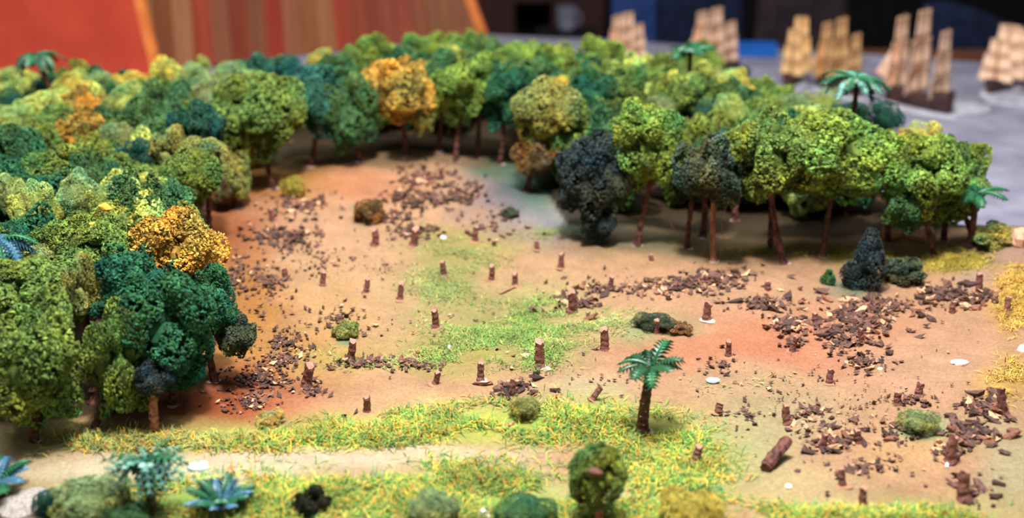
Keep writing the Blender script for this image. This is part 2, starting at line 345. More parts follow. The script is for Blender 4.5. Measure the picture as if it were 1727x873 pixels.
def tree(cx, cy, w_, h_, c, base, label, kind='a', zc=1.0, extra=(), name='tree', group=None, trunk=None, depth=1.0):
    i = cnt[0]; cnt[0] += 1
    if base:
        B = G(*base); cc = atY(cx, cy, B[1]+random.uniform(-.04, .04))
    else:
        q = atZ(cx, cy, zc); q = atZ(cx, cy, zc+float(hgt(q[0], q[1]))); cc = q; B = np.array([q[0], q[1], float(hgt(q[0], q[1]))])
    B[2] -= .01
    dist = np.linalg.norm(cc-np.array([0, 0, CAM_H])); rx = w_/2/FPX*dist; rz = h_/2/FPX*dist
    t = thing(name, B, label, 'tree', group); ALL.append((B[0], B[1]))
    loc = cc-B
    rgb = lin(COL[c])*random.uniform(.92, 1.08)
    o = link('foliage', CR[kind][i % len(CR[kind])], t, loc, (random.uniform(-.15, .15), random.uniform(-.15, .15), random.uniform(0, 6.28)), (rx, rx*depth, rz)); o.color = (*rgb, 1)
    top = Vector(loc)-Vector((0, 0, rz*.35))
    seg('trunk', trunk or TR[i % 4], t, (0, 0, -.02), top, random.uniform(.85, 1.15))
    if base: link('glue_base', GLUE[i % 2], t, (0, 0, .01), (0, 0, i), (.065, .065, .03))
    for (ex, ey, ew, eh, ec, el) in extra:
        p = atY(ex, ey, B[1]-.05)-B
        e = link('foliage_clump', CR['b'][i % 3], t, p, (0, 0, i), (ew/2/FPX*dist, ew/2/FPX*dist, eh/2/FPX*dist)); e.color = (*lin(COL[ec]), 1); tag(e, el)
    return t
# ---- trees of the left forest, front to back
tree(62, 612, 160, 195, 'mg', (58, 742), 'large olive green tree at the left edge of the photo, nearest to the road', depth=1)
tree(193, 606, 96, 180, 'mg', (155, 722), 'tall narrow olive green tree between the big left-edge tree and the dark green trees')
tree(55, 492, 140, 100, 'mg', None, 'broad olive crown at the left edge just above the largest left tree')
tree(137, 490, 64, 110, 'ol', None, 'slim upright pale olive tree beside the dark green crowns')
tree(215, 492, 120, 115, 'dg', None, 'dark bluish green tree, leftmost of the dark green trio by the clearing', zc=.95)
tree(283, 545, 160, 160, 'dg', (291, 682), 'big dark green tree in the middle of the dark green trio by the clearing', extra=[(312, 620, 66, 62, 'dg', 'low hanging dark green clump')])
tree(345, 505, 95, 95, 'dg', (360, 642), 'dark green tree with bare brown trunk reaching farthest over the clearing', extra=[(395, 566, 66, 66, 'dk', 'dark grey green clump at the right side'), (372, 530, 50, 60, 'dg', None)])
tree(262, 640, 54, 60, 'db', (256, 728), 'small blackish green round tree on a thin orange trunk by the road', kind='b', trunk=TRL)
tree(300, 425, 142, 120, 'ye', (343, 578), 'ochre yellow tree at the left edge of the clearing', extra=[(262, 385, 46, 46, 'ye', None), (345, 465, 60, 60, 'ye', None)])
T = [
 (168, 425, 110, 90, 'mg', 'a', 'green tree directly left of the near ochre tree'), (105, 415, 90, 80, 'mg', 'a', 'leafy green tree two crowns left of the near ochre tree'),
 (50, 445, 90, 56, 'sg', 's', 'dull grey green soft crown near the left edge above the olive crowns'), (15, 470, 50, 50, 'gg', 'a', 'little green crown cut by the left edge below the blue palm'),
 (262, 345, 120, 110, 'gg', 'a', 'deep green tree above the near ochre tree'), (195, 350, 80, 90, 'lg', 's', 'soft yellow green crown with an orange spot beside it'),
 (150, 385, 80, 60, 'mg', 'a', 'green crown carrying a small orange bloom'), (130, 335, 70, 80, 'pg', 's', 'pale soft lime crown in the middle of the left forest'),
 (60, 350, 80, 90, 'lg', 's', 'pale yellow green fine textured crown near the left edge'), (18, 330, 60, 70, 'pg', 's', 'pale mint crown touching the left edge above the blue palm'),
 (95, 290, 100, 70, 'mg', 'a', 'green tree below the far ochre tree'), (170, 290, 80, 70, 'gg', 'a', 'mid green tree just right below the far ochre tree'),
 (25, 255, 90, 90, 'gg', 'a', 'mid green tree at the left edge halfway up the forest'), (235, 262, 70, 56, 'dt', 's', 'dark teal soft round bush crown in the left forest'),
 (320, 300, 90, 90, 'mg', 'a', 'green tree at the brink of the clearing, first left of the brownish clump'), (290, 255, 70, 70, 'ol', 'a', 'olive tree right of the dark teal crown'),
 (345, 270, 90, 76, 'ol', 'a', 'olive brown tree above the top left corner of the clearing'), (262, 215, 100, 90, 'gg', 'a', 'green tree behind the dark teal crown'),
 (142, 225, 76, 60, 'ye', 'b', 'ochre yellow tree far back in the left forest'), (200, 235, 60, 56, 'sg', 's', 'grey green soft crown right of the far ochre tree'),
 (75, 235, 60, 60, 'mg', 'a', 'green crown left of the far ochre tree'), (335, 215, 80, 80, 'dt', 'a', 'dull bluish green tree left of the tall tree with the bare trunk'),
 (15, 205, 70, 50, 'lg', 's', 'light lime crown at the left edge above the mid green tree'), (140, 175, 70, 56, 'ye', 'b', 'farther of the two ochre crowns that touch in the left forest'),
 (75, 185, 90, 60, 'lg', 's', 'flat lime crown left of the ochre crowns'), (12, 180, 50, 32, 'dt', 's', 'dark teal crown cut by the left edge, far back'),
 (210, 175, 70, 60, 'lg', 's', 'pale yellow green crown right of the farther ochre crown'), (285, 180, 90, 80, 'gg', 'a', 'blue green ridge tree below the ochre tuft'),
 (355, 170, 80, 70, 'sg', 's', 'greyish green soft crown near the middle of the ridge'), (25, 140, 80, 50, 'lg', 's', 'lime crown under the far left palm'),
 (78, 150, 50, 46, 'dt', 's', 'dark teal crown behind the leaning palm'), (122, 145, 60, 44, 'yl', 's', 'yellow green crown right of the leaning palm'),
 (170, 145, 70, 50, 'pg', 's', 'pale green crown on the skyline in front of the red board'), (225, 140, 60, 36, 'yl', 's', 'yellowish crown on the skyline under the red board edge'),
 (283, 122, 54, 50, 'yl', 'b', 'ochre tufted crown on the skyline at the red board corner'), (325, 130, 60, 50, 'pg', 's', 'pale green crown on the skyline right of the ochre tuft'),
 (342, 108, 24, 30, 'lg', 's', 'tiny lime tuft sticking up on the skyline'), (385, 130, 60, 50, 'pg', 's', 'mint green crown on the skyline left of the teal crowns'),
 (432, 115, 56, 46, 'tg', 'a', 'left one of the teal crowns on the skyline'), (482, 118, 64, 56, 'tg', 'a', 'right one of the teal crowns on the skyline'),
 (430, 140, 60, 40, 'lg', 's', 'lime crown under the teal crowns'), (540, 105, 44, 46, 'yl', 's', 'small bright yellow lime crown left of the back ochre tree'),
 # back forest
 (570, 120, 60, 56, 'gg', 'a', 'green crown right behind the bright yellow lime crown'), (630, 95, 90, 66, 'mb', 'a', 'light green crown above the back ochre tree, on the left'),
 (700, 85, 70, 52, 'mb', 'a', 'light green crown directly behind the back ochre tree'), (757, 82, 76, 48, 'mb', 'a', 'light green skyline crown right of the back ochre tree'),
 (812, 80, 60, 56, 'mb', 'a', 'bright green skyline crown sticking up highest at the end of the striped board'), (870, 100, 80, 60, 'mb', 'a', 'light green skyline crown left of the gap to the sea'),
 (932, 100, 70, 54, 'mb', 'a', 'light green skyline crown below the pale spot in the background'), (900, 140, 100, 80, 'gg', 'a', 'deep green tree under the two skyline crowns'),
 (1010, 105, 86, 80, 'mb', 'a', 'bright green tree rising below the leftmost ship'), (1050, 160, 96, 100, 'mg', 'a', 'green tree with dark gaps in the middle of the right forest'),
 (995, 165, 80, 84, 'dg', 'a', 'dark green crown left of the green tree with dark gaps'), (1110, 130, 80, 70, 'mg', 'a', 'green tree in front of the teal palm on the skyline'),
 (1172, 115, 84, 72, 'mb', 'a', 'bright green crown in front of the second ship'), (1165, 175, 96, 90, 'mg', 'a', 'green tree under the bright crown of the second ship'),
 (1115, 180, 50, 40, 'sg', 's', 'small grey lichen crown among green trees left of the second ship'), (945, 150, 50, 44, 'yl', 's', 'small yellow green soft crown above the olive tree'),
 (1250, 125, 32, 32, 'dt', 's', 'tiny dark teal tuft on the skyline between second and third ship'), (1230, 150, 80, 56, 'yl', 's', 'yellow green soft crown below the tiny dark tuft'),
 (1300, 162, 76, 56, 'mb', 'a', 'bright green crown on the skyline below the third ship'), (1230, 200, 60, 80, 'lg', 's', 'pale lime soft crown behind the dark grey tree'),
 (1192, 192, 46, 50, 'dt', 's', 'dark teal soft crown beside the pale lime crown'), (1290, 200, 80, 60, 'mg', 'a', 'mid green crown below the third ship crown'),
 (1350, 185, 70, 60, 'sg', 's', 'soft greyish lime crown between the third ship and the large palm'), (1392, 175, 56, 52, 'lg', 's', 'soft lime crown touching the large palm from the left'),
 (1435, 200, 80, 56, 'dt', 's', 'dark green soft bush crown under the large palm'), (1493, 205, 60, 66, 'dt', 's', 'dark green hedge like crown right under the large palm'),
 (1552, 240, 80, 70, 'yl', 's', 'soft yellow lime crown standing highest at the right end'), (1510, 250, 60, 60, 'ol', 'a', 'olive crown below the hedge like dark crown'),
]
for (cx, cy, w_, h_, c, k, lab) in T: tree(cx, cy, w_, h_, c, None, lab, k, zc=1.0)
# ---- front row round the clearing
tree(440, 200, 146, 140, 'mg', (461, 318), 'tall green tree with a bare trunk at the back left of the clearing', extra=[(405, 252, 80, 66, 'ol', None)])
tree(385, 292, 64, 90, 'ol', (403, 350), 'brownish olive tree with trunk right beside the left corner of the clearing', extra=[(378, 310, 44, 60, 'br', 'brown dried clump')], kind='b')
tree(532, 170, 100, 110, 'tg', (526, 281), 'blue green tree, first right of the tall tree with a bare trunk')
tree(590, 190, 100, 120, 'gg', (608, 273), 'green tree directly left of the back ochre tree')
tree(680, 145, 132, 100, 'ye', (684, 264), 'ochre yellow tree at the back of the clearing')
tree(782, 145, 118, 96, 'mb', (768, 272), 'light green tree with a long bare trunk right of the back ochre tree', extra=[(716, 196, 40, 60, 'ol', 'small olive side clump')])
tree(850, 165, 96, 100, 'dg', (843, 277), 'dark bluish green tree above the grey ash patch')
tree(915, 190, 104, 110, 'ol', (889, 322), 'greyish olive tree bending over the grey ash patch', extra=[(905, 258, 70, 70, 'br', 'brownish lower clump')])
tree(998, 290, 106, 130, 'db', (1006, 408), 'blackish blue green drooping tree in front of the right forest', kind='b', extra=[(1006, 375, 62, 60, 'db', None), (960, 330, 46, 50, 'db', None), (1035, 310, 60, 80, 'dk', None)])
tree(1105, 250, 112, 130, 'mb', (1075, 413), 'bright green tree right of the blackish drooping tree', extra=[(1082, 210, 90, 80, 'mb', None)])
tree(1202, 280, 116, 120, 'dk', (1205, 440), 'dark grey olive tree with an orange trunk in the right forest', kind='b', trunk=TRL)
tree(1168, 300, 60, 80, 'db', (1160, 418), 'blackish tree with a leaning trunk behind the orange trunk', kind='b')
tree(1295, 265, 130, 130, 'mg', (1322, 443), 'olive green tree right of the dark grey olive tree', extra=[(1250, 240, 76, 70, 'mg', None)])
tree(1412, 262, 176, 130, 'mb', (1388, 432), 'broadest bright yellow green tree in the right forest', extra=[(1370, 290, 80, 70, 'mg', None), (1460, 290, 80, 80, 'mb', None)])
tree(1560, 300, 130, 130, 'mb', (1574, 430), 'green tree on the thick brown trunk near the coast', extra=[(1530, 345, 80, 80, 'gg', None)])
tree(1615, 300, 90, 110, 'mb', (1641, 402), 'outermost yellow green tree at the right coast', extra=[(1605, 345, 70, 70, 'mg', None)])
for (a, b_, l) in [(740, 256, 'thin shaded trunk left of the long bare trunk'), (806, 266, 'shaded trunk right of the long bare trunk'), (1240, 372, 'shaded trunk behind the orange trunk'), (1185, 400, 'grey trunk close behind the orange trunk'), (1498, 408, 'dark trunk above the conical dark bush'), (1592, 405, 'dark trunk right behind the thick brown trunk'), (1300, 420, 'thin trunk behind the olive green tree')]:
    tree(a+5, b_-130, 70, 80, 'gg', (a, b_), 'green tree with a '+l)
random.seed(21)
# inner trees that close the forest
k = 0; tries = 0
CW = {'mg': 'olive green', 'gg': 'mid green', 'dg': 'dark green', 'lg': 'lime green'}; used = set()
LM = [(60, 610, 'the biggest tree at the left edge'), (190, 606, 'the tall narrow olive tree'), (283, 530, 'the dark green trio by the clearing'), (300, 425, 'the near ochre tree'), (15, 400, 'the blue palm top at the left edge'), (235, 262, 'the dark teal crown in the left forest'), (142, 210, 'the two touching ochre crowns'), (60, 100, 'the leaning palm on the skyline'), (283, 125, 'the ochre tuft by the red board'), (440, 200, 'the tall tree with a bare trunk'), (455, 118, 'the two teal skyline crowns'), (590, 190, 'the green tree next to the back ochre tree'), (680, 145, 'the back ochre tree'), (782, 145, 'the light green tree with a long bare trunk'), (850, 165, 'the bluish tree above the ash patch'), (915, 190, 'the olive tree above the ash patch'), (1000, 290, 'the blackish drooping tree'), (1050, 160, 'the green tree with dark gaps'), (1105, 250, 'the bright tree beside the drooping one'), (1165, 85, 'the teal skyline palm'), (1202, 280, 'the dark grey olive tree'), (1295, 265, 'the olive tree beside the dark grey one'), (1412, 262, 'the broadest yellow green tree'), (1300, 160, 'the bright crown under the third ship'), (1446, 150, 'the large skyline palm'), (1560, 300, 'the tree on the thick coast trunk')]
SKX = [-100, 0, 60, 270, 400, 540, 630, 800, 960, 1020, 1200, 1340, 1500, 1650]; SKY = [115, 115, 110, 110, 112, 90, 78, 66, 88, 82, 90, 155, 215, 330]
FE = lambda px, py: py < np.interp(px, edge_x, edge_y)-(30 if px > 400 else 22)
while tries < 2500 and k < 95:
    tries += 1; x = random.uniform(-7.5, 6.4); y = random.uniform(10.6, 20.6)
    z = float(hgt(x, y)); px, py = proj(x, y, z)
    if px < -60 or px > 1620 or not FE(px, py) or y > coast(x)-.45: continue
    if min((x-a)**2+(y-b_)**2 for a, b_ in ALL) < .42**2: continue
    qx, qy = proj(x, y, z+1.16)
    if qy < np.interp(qx, SKX, SKY)+2: continue
    i = cnt[0]; cnt[0] += 1; ALL.append((x, y)); k += 1
    ck = random.choice(['mg', 'gg', 'mg', 'dg', 'lg'])
    ux, uy = proj(x, y, z+.9); lm = min(LM, key=lambda q_: (q_[0]-ux)**2+2.5*(q_[1]-uy)**2)
    side = ('right of' if ux > lm[0] else 'left of') if abs(ux-lm[0]) > 1.5*abs(uy-lm[1]) else ('behind' if uy < lm[1] else 'in front of')
    lab = CW[ck]+' crown half hidden '+side+' '+lm[2]
    if lab in used:
        lab = CW[ck]+' crown half hidden '+('close ' if math.hypot(ux-lm[0], uy-lm[1]) < 50 else 'well ')+side+' '+lm[2]
    if lab in used: lab = 'low '+lab
    if lab in used: lab = lab.replace('low ', 'lowest ')
    used.add(lab)
    t = thing('tree', (x, y, z-.01), lab, 'tree', 'half hidden inner forest trees')
    r = random.uniform(.34, .42); hz = random.uniform(.60, .68)
    o = link('foliage', CR['a'][i % 7], t, (0, 0, hz), (0, 0, i), (r, r, .50)); o.color = (*lin(COL[ck]), 1)
    seg('trunk', TR[i % 4], t, (0, 0, 0), (0, 0, hz), 1)
# small blooms
for (px, py, s, l) in [(178, 348, .05, 'orange bloom on the soft yellow green crown'), (160, 378, .04, 'small orange bloom on the green crown left of the near ochre tree')]:
    q = atZ(px, py, 1.33); tag(link('bloom', blob_mesh('bloom', 3, M['orange'], .8, .3), None, q, None, (s, s, s)), l, 'flower')

# ------------------------------------------------------------------ palms
def frond_mesh(seed, mat, Lf=.42, droop=.9, wid=.075, nl=9, up=.35):
    random.seed(seed); V = []; F = []
    def rib(t):
        return np.array([Lf*(t-.15*t*t), 0, up*Lf*t-droop*Lf*t*t*.8])
    n = 12
    for i in range(n):   # midrib
        a = rib(i/n); b_ = rib((i+1)/n); o = len(V); r = .010*(1-i/n)+.003
        V += [a+[0, -r, 0], a+[0, r, 0], a+[0, 0, r], b_+[0, -r, 0], b_+[0, r, 0], b_+[0, 0, r]]
        F += [(o, o+3, o+5, o+2), (o+1, o+2, o+5, o+4), (o, o+1, o+4, o+3)]
    for i in range(nl):
        for s in (-1, 1):
            t = .12+.84*i/(nl-1); a = rib(t-.04); b_ = rib(min(t+.085, 1)); ll = wid*(math.sin(math.pi*(t*.8+.14))**.7)*random.uniform(.85, 1.15)+.012
            tip = rib(t)+np.array([.10*Lf, s*ll, -.35*ll+random.uniform(-.01, .01)]); mid = (a+b_)/2+np.array([.04*Lf, s*ll*.55, .006])
            o = len(V); V += [a, b_, tip, mid, a-[0, 0, .006], b_-[0, 0, .006], tip-[0, 0, .003]]
            F += [(o, o+3, o+2), (o+3, o+1, o+2), (o, o+1, o+3), (o+4, o+6, o+5), (o, o+2, o+6, o+4), (o+1, o+5, o+6, o+2)]
    return mesh('frond', V, F, mat)
def palm_trunk(seed, mat, H=.6, r0=.045, lean=0):
    random.seed(seed); pts = []; rad = []
    nr = 28
    for i in range(nr+1):
        t = i/nr; pts.append((lean*t*t, 0, H*t)); rad.append(r0*(1-.35*t)*(1+.06*(i % 3-1))*(1+.5*max(0, 1-t*8)))
    return mesh('trunk', *tube(pts, rad, 12, jitter=.05), mat)
def palm(loc, H, nf, mats, label, Lf=.4, droop=.9, lean=0, tier=1, rz=0, r0=.045, notch=False, cat='palm', name='palm_tree', up=.35, wid=.075, tilt=(-.3, .5), nl=9):
    t = thing(name, loc, label, cat, None, rz)
    if H > .05: link('trunk', palm_trunk(nf, M['palm_bark'], H, r0, lean), t, (0, 0, -.02))
    if notch:
        random.seed(2)
        nm = blob_mesh('leaf_scar', 2, M['notch'], .6, .1, 8)
        for i in range(34):
            z = .06+(H-.1)*i/34; a = i*2.4; r = r0*(1-.35*z/H)*1.02
            link('leaf_scar', nm, t, (r*math.cos(a), r*math.sin(a), z), (0, 0, a), (.006, .011, .008))
    vs = [frond_mesh(100+nf+i, mt, Lf*(1+.1*i), droop, wid, nl, up) for i, mt in enumerate(mats)]
    for i in range(nf):
        a = i*2*math.pi/nf*(1 if tier == 1 else 1.618)+random.uniform(-.15, .15); q = random.uniform(*tilt)
        link('frond', vs[i % len(vs)], t, (lean+.015*math.cos(a), .015*math.sin(a), H-.03+.012*(i % 3)), (random.uniform(-.2, .2), q, a), (random.uniform(.85, 1.1),)*3)
    return t
B = G(1083, 728)
p0 = palm(B, .60, 11, [M['frond'], M['frond'], M['frond_teal']], 'lone green palm with a dark notched trunk standing on the bare sand', Lf=.27, droop=.7, up=.55, notch=True, lean=.06, r0=.052, wid=.07, tilt=(-.5, .3), nl=8)
link('glue_base', GLUE[0], p0, (0, 0, .0), None, (.1, .09, .06))
B = G(258, 872); palm(B, .46, 44, [M['frond_blue'], M['frond_blue'], M['frond_teal']], 'bushy blue green palm with a short trunk by the road at lower left', Lf=.25, droop=.8, up=.3, tier=2, wid=.055, tilt=(-.8, 1.0), nl=5, r0=.04)
B = G(372, 862); palm(B, .06, 22, [M['fern_blue'], M['frond_teal']], 'low bluish fern plant right of the lower left palm', Lf=.25, droop=.6, up=.7, tier=2, cat='fern', name='fern_plant', tilt=(-.5, .1), wid=.05)
B = G(-2, 835); palm(B, .12, 14, [M['fern_blue'], M['frond_teal']], 'low teal fern plant cut by the left edge of the photo', Lf=.26, droop=.7, up=.8, tier=2, cat='fern', name='fern_plant', tilt=(-.5, .1), wid=.05)
def palm_top(px, py, zt, Hh, *a, **k):
    q = atZ(px, py, zt); g_ = float(hgt(q[0], q[1])); q[2] = g_; return palm(q, zt-g_, *a, **k)
palm_top(1446, 130, 1.72, 1, 22, [M['frond_blue'], M['frond_teal']], 'large blue green palm on the skyline in front of the ships', Lf=.40, droop=.85, up=.35, tier=2, wid=.08, tilt=(-.4, .5))
palm_top(1165, 82, 1.62, 1, 10, [M['frond_teal']], 'bright teal palm on the skyline in front of the second ship', Lf=.34, droop=.5, up=.3, wid=.09, tilt=(-.3, .1))
palm_top(92, 90, 1.6, 1, 12, [M['frond'], M['frond_teal']], 'leaning palm on the skyline in front of the red board', Lf=.32, droop=1.0, up=.3, wid=.08, lean=-.25, tilt=(-.3, .5))
palm_top(-4, 400, 1.3, 1, 14, [M['fern_blue'], M['frond_teal']], 'blue palm top cut by the left edge of the photo', Lf=.30, droop=.9, tier=2)
palm_top(1648, 322, .78, 1, 8, [M['frond_teal']], 'green palm leaning out over the sea at the right coast', Lf=.34, droop=.6, tilt=(-.3, .2))

# ------------------------------------------------------------------ bushes and tufts
def bush(px, py, w_, h_, c, kind, label, cat='bush', name='bush', sink=.25):
    i = cnt[0]; cnt[0] += 1; B = G(px, py); dist = np.linalg.norm(B-np.array([0, 0, CAM_H])); rx = w_/2/FPX*dist; rz = h_/2/FPX*dist
    o = link(name, CR[kind][i % len(CR[kind])], None, (B[0], B[1], B[2]+rz*(1-sink)), (0, 0, i*1.3), (rx, rx*.9, rz)); o.color = (*lin(COL[c]), 1)
    return tag(o, label, cat)
COL.update({'fz': (126, 146, 96), 'str': (190, 170, 96), 'och': (176, 156, 66), 'blk': (42, 44, 30), 'brn': (128, 92, 62)})
bush(155, 872, 120, 70, 'fz', 'f', 'grey green fuzzy bush left of the lower left palm')
bush(84, 866, 50, 46, 'dt', 'f', 'dark green fuzzy bush left of the grey green one', sink=.1)
bush(222, 892, 74, 50, 'gg', 'f', 'green fuzzy bush behind the trunk of the lower left palm')
bush(525, 864, 54, 54, 'blk', 'b', 'black green clump bush on the near grass')
bush(728, 878, 84, 56, 'fz', 'f', 'green fuzzy bush at the bottom edge near the middle')
bush(885, 885, 110, 60, 'gg', 'f', 'broad green fuzzy bush left of the round headed tree')
bush(1168, 888, 110, 66, 'och', 'f', 'ochre fuzzy bush at the bottom edge')
bush(455, 716, 44, 28, 'str', 'f', 'straw coloured tuft on the red brown earth', 'tuft', 'tuft')
bush(884, 700, 56, 34, 'ol', 'f', 'olive fuzzy tuft beside the grass strip', 'tuft', 'tuft')
bush(1106, 553, 66, 30, 'dk', 'f', 'flat dark green bush behind the lone palm')
bush(1148, 560, 40, 18, 'brn', 'b', 'flat brown scrub touching the dark bush behind the lone palm')
bush(622, 372, 50, 44, 'br', 'b', 'brown dried bush near the back of the clearing')
bush(495, 330, 40, 38, 'och', 'f', 'soft brown grass ball at the back left of the clearing', 'tuft', 'tuft')
bush(583, 568, 46, 30, 'ol', 'b', 'olive scrub clump in the left half of the clearing')
bush(1546, 726, 64, 36, 'sg', 'f', 'grey green round bush on the right slope')
bush(1456, 484, 74, 112, 'db', 'c', 'conical blackish blue bush at the edge of the right forest')
bush(1524, 472, 70, 44, 'dk', 'b', 'low brownish black bush right of the conical one')
bush(1672, 412, 74, 36, 'ol', 'b', 'olive scrub on the coast beside the pale rocks')
bush(1395, 478, 26, 26, 'gg', 'b', 'small green shrub left of the conical bush')
bush(860, 365, 30, 16, 'dk', 'b', 'small dark scrub on the grey ash patch')
# round headed tree in front
tree(1010, 808, 92, 116, 'mg', (1006, 890), 'round headed green tree with a knot of bare wood in front, at the bottom edge', kind='r', trunk=TRL)
k0 = bpy.data.objects[[o.name for o in bpy.data.objects if o.get('label', '').startswith('round headed')][0]]
B = Vector(k0.location); q = atY(1004, 795, B.y-.18)
link('branch_knot', blob_mesh('branch_knot', 5, M['stump'], .8, .25), k0, Vector(q)-B, None, (.05, .05, .03))

# ------------------------------------------------------------------ stumps
def stump_mesh(seed):
    random.seed(seed); n = 10; pts = []; rad = []
    for i in range(9):
        t = i/8; pts.append((.08*math.sin(t*3+seed), .08*math.cos(t*2+seed), t)); rad.append(.34*(1+.35*max(0, 1-t*4))*(1+.10*math.sin(i*2.3+seed))*(1-.12*t))
    V, F = tube(pts, rad, n, jitter=.13)
    V = [np.array(v) for v in V]
    for k in range(8*n, 9*n): V[k] = V[k]+np.array([0, 0, random.uniform(-.05, .12)])
    me = mesh('bark', V, F, M['stump']); me.materials.append(M['cut']); me.polygons[len(me.polygons)-1].material_index = 1
    return me
SM = [stump_mesh(i) for i in range(7)]
random.seed(5)
st = [(632, 414, 28, 'behind the middle of the clearing, left of a pair'), (697, 414, 30, 'right of a pair behind the middle of the clearing'), (748, 464, 24, 'in the worn grass left of centre'), (828, 472, 26, 'at the right rim of the worn grass'),
 (868, 482, 24, 'with a pale stick lying at its foot'), (945, 452, 26, 'below the blackish drooping tree'), (965, 527, 38, 'amid dark chips right of the centre'), (736, 552, 32, 'in the middle of the sand left of the green patch'),
 (675, 505, 28, 'on sand between two others left of centre'), (617, 494, 24, 'small, on the pale slope above the olive scrub'), (591, 606, 34, 'just below the olive scrub clump'), (517, 652, 42, 'tall, at the right rim of the red brown earth'),
 (620, 694, 30, 'above the left part of the near grass strip'), (735, 647, 24, 'broad and low above the near grass strip'), (812, 642, 32, 'on a pale glue foot above the near grass strip'), (913, 620, 44, 'tallest, on a white glue foot in the green patch'),
 (1022, 590, 37, 'left of the lone palm crown'), (1108, 562, 24, 'directly behind the crown of the lone palm'), (1193, 540, 32, 'right of the flat dark bush, with white glue'), (1230, 600, 28, 'on the red earth right of the lone palm'),
 (1030, 484, 20, 'at the left end of the long chip heap'), (545, 482, 24, 'on the slope among scattered chips at left'), (1000, 674, 26, 'leaning, left of the lone palm foot'), (1175, 777, 26, 'dark, right of and below the lone palm'),
 (1337, 592, 26, 'at the upper right rim of the red earth'), (1400, 645, 24, 'at the lower right rim of the red earth'), (1515, 682, 24, 'pale, left of two close together above the grey green bush'), (1550, 668, 24, 'dark, right of two close together above the grey green bush'),
 (1328, 714, 32, 'pinkish, on the greenish slope'), (1212, 696, 18, 'very low, right of the lone palm foot'), (1455, 858, 36, 'at the bottom edge, left of the last chip heap'), (1422, 818, 28, 'reddish, above the bottom left one of the slope'),
 (1388, 757, 28, 'in the chip heap below the pinkish one'), (1448, 745, 24, 'in the right half of the chip heap left of the round bush'), (1625, 842, 48, 'thickest, at the bottom right'), (1600, 778, 42, 'with a white sliver, above the thickest one'),
 (1690, 695, 40, 'large and reddish near the right edge'), (1650, 492, 30, 'at the foot of the right hill'), (1605, 527, 20, 'low and pinkish on the chips below the coast'), (1697, 528, 26, 'dark, at the rim of the yellow grass'),
 (1453, 577, 26, 'in the middle of the long chip field at right'), (1295, 488, 16, 'tiny, at the right end of the long chip heap'), (862, 667, 28, 'among black chips above the grass strip'), (905, 420, 14, 'tiny, on the grass below the ash patch'),
 (1375, 545, 18, 'tiny, in the chips under the right forest'), (800, 405, 24, 'toppled, with a dark log at its side'), (1098, 440, 12, 'tiny, in front of the bright green tree'), (460, 372, 22, 'at the upper left rim of the clearing'),
 (545, 345, 20, 'dark, beside the soft brown grass ball'), (480, 470, 18, 'low, in the chips at the left slope')]
for i, (px, py, h_, l) in enumerate(st):
    B = G(px, py); dist = np.linalg.norm(B-np.array([0, 0, CAM_H])); H = h_/FPX*dist/.93; lean = random.uniform(-.15, .15)
    t = thing('tree_stump', B, 'brown tree stump '+l, 'stump', 'stumps in the clearing', 0, (random.uniform(-.1, .1), .5 if 'leaning' in l else lean, 0))
    R = min(.13, max(.09, H*.55))*random.uniform(.9, 1.15)
    link('bark', SM[i % 7], t, (0, 0, -.015), (0, 0, i), (R, R, H))
    big = 'glue' in l; gl = link('glue_base', GLUE[i % 2] if big else SANDB[i % 2], t, (0, -.01, .0), (0, 0, i), (.085, .07, .05) if big else (.07, .06, .02))

# logs and sticks
def log(px, py, px2, py2, r, label, mat='bark', cat='log', name='log', lift=0):
    a = G(px, py); b_ = G(px2, py2); a[2] += r*.8; b_[2] += r*.8+lift
    pts = [a+(b_-a)*t for t in np.linspace(0, 1, 7)]; V, F = tube([p-a for p in pts], [r*(1+.1*math.sin(i*3)) for i in range(7)], 8, jitter=.1)
    return tag(link(name, mesh(name, V, F, M[mat]), None, a), label, cat)
log(1293, 792, 1326, 768, .05, 'thick brown log leaning up on the greenish slope', lift=.10)
log(1290, 796, 1303, 778, .045, 'short brown log lying against the thick leaning log', lift=.02)
log(786, 392, 803, 402, .022, 'dark log beside the toppled stump')
log(842, 496, 872, 482, .012, 'pale stick at the foot of a stump', 'cut', 'stick', 'stick')
log(848, 727, 866, 714, .012, 'brown stick in the near grass strip', 'cut', 'stick', 'stick')
log(1596, 790, 1601, 768, .014, 'white sliver standing by a stump', 'white', 'stick', 'stick')
log(380, 355, 470, 320, .006, 'thin twig on the upper left slope', 'bark', 'stick', 'stick')
# thin curled fibre by the right forest
pts = [G(1152, 412)+np.array([-.0, 0, 0])]
pts = [atY(x, y, pts[0][1]) for x, y in [(1152, 412), (1143, 400), (1133, 380), (1127, 360), (1128, 348)]]
V, F = tube(pts, [.004]*5, 5); tag(link('fibre', mesh('fibre', V, F, M['cut'])), 'thin pale curved fibre sticking up in front of the right forest', 'fibre')
pts = [atY(x, y, G(1212, 436)[1]-.05) for x, y in [(1214, 432), (1220, 400), (1216, 370), (1226, 345), (1222, 330)]]
V, F = tube(pts, [.004]*5, 5); tag(link('fibre', mesh('fibre', V, F, M['cut'])), 'thin pale fibre hanging beside the orange trunk', 'fibre')

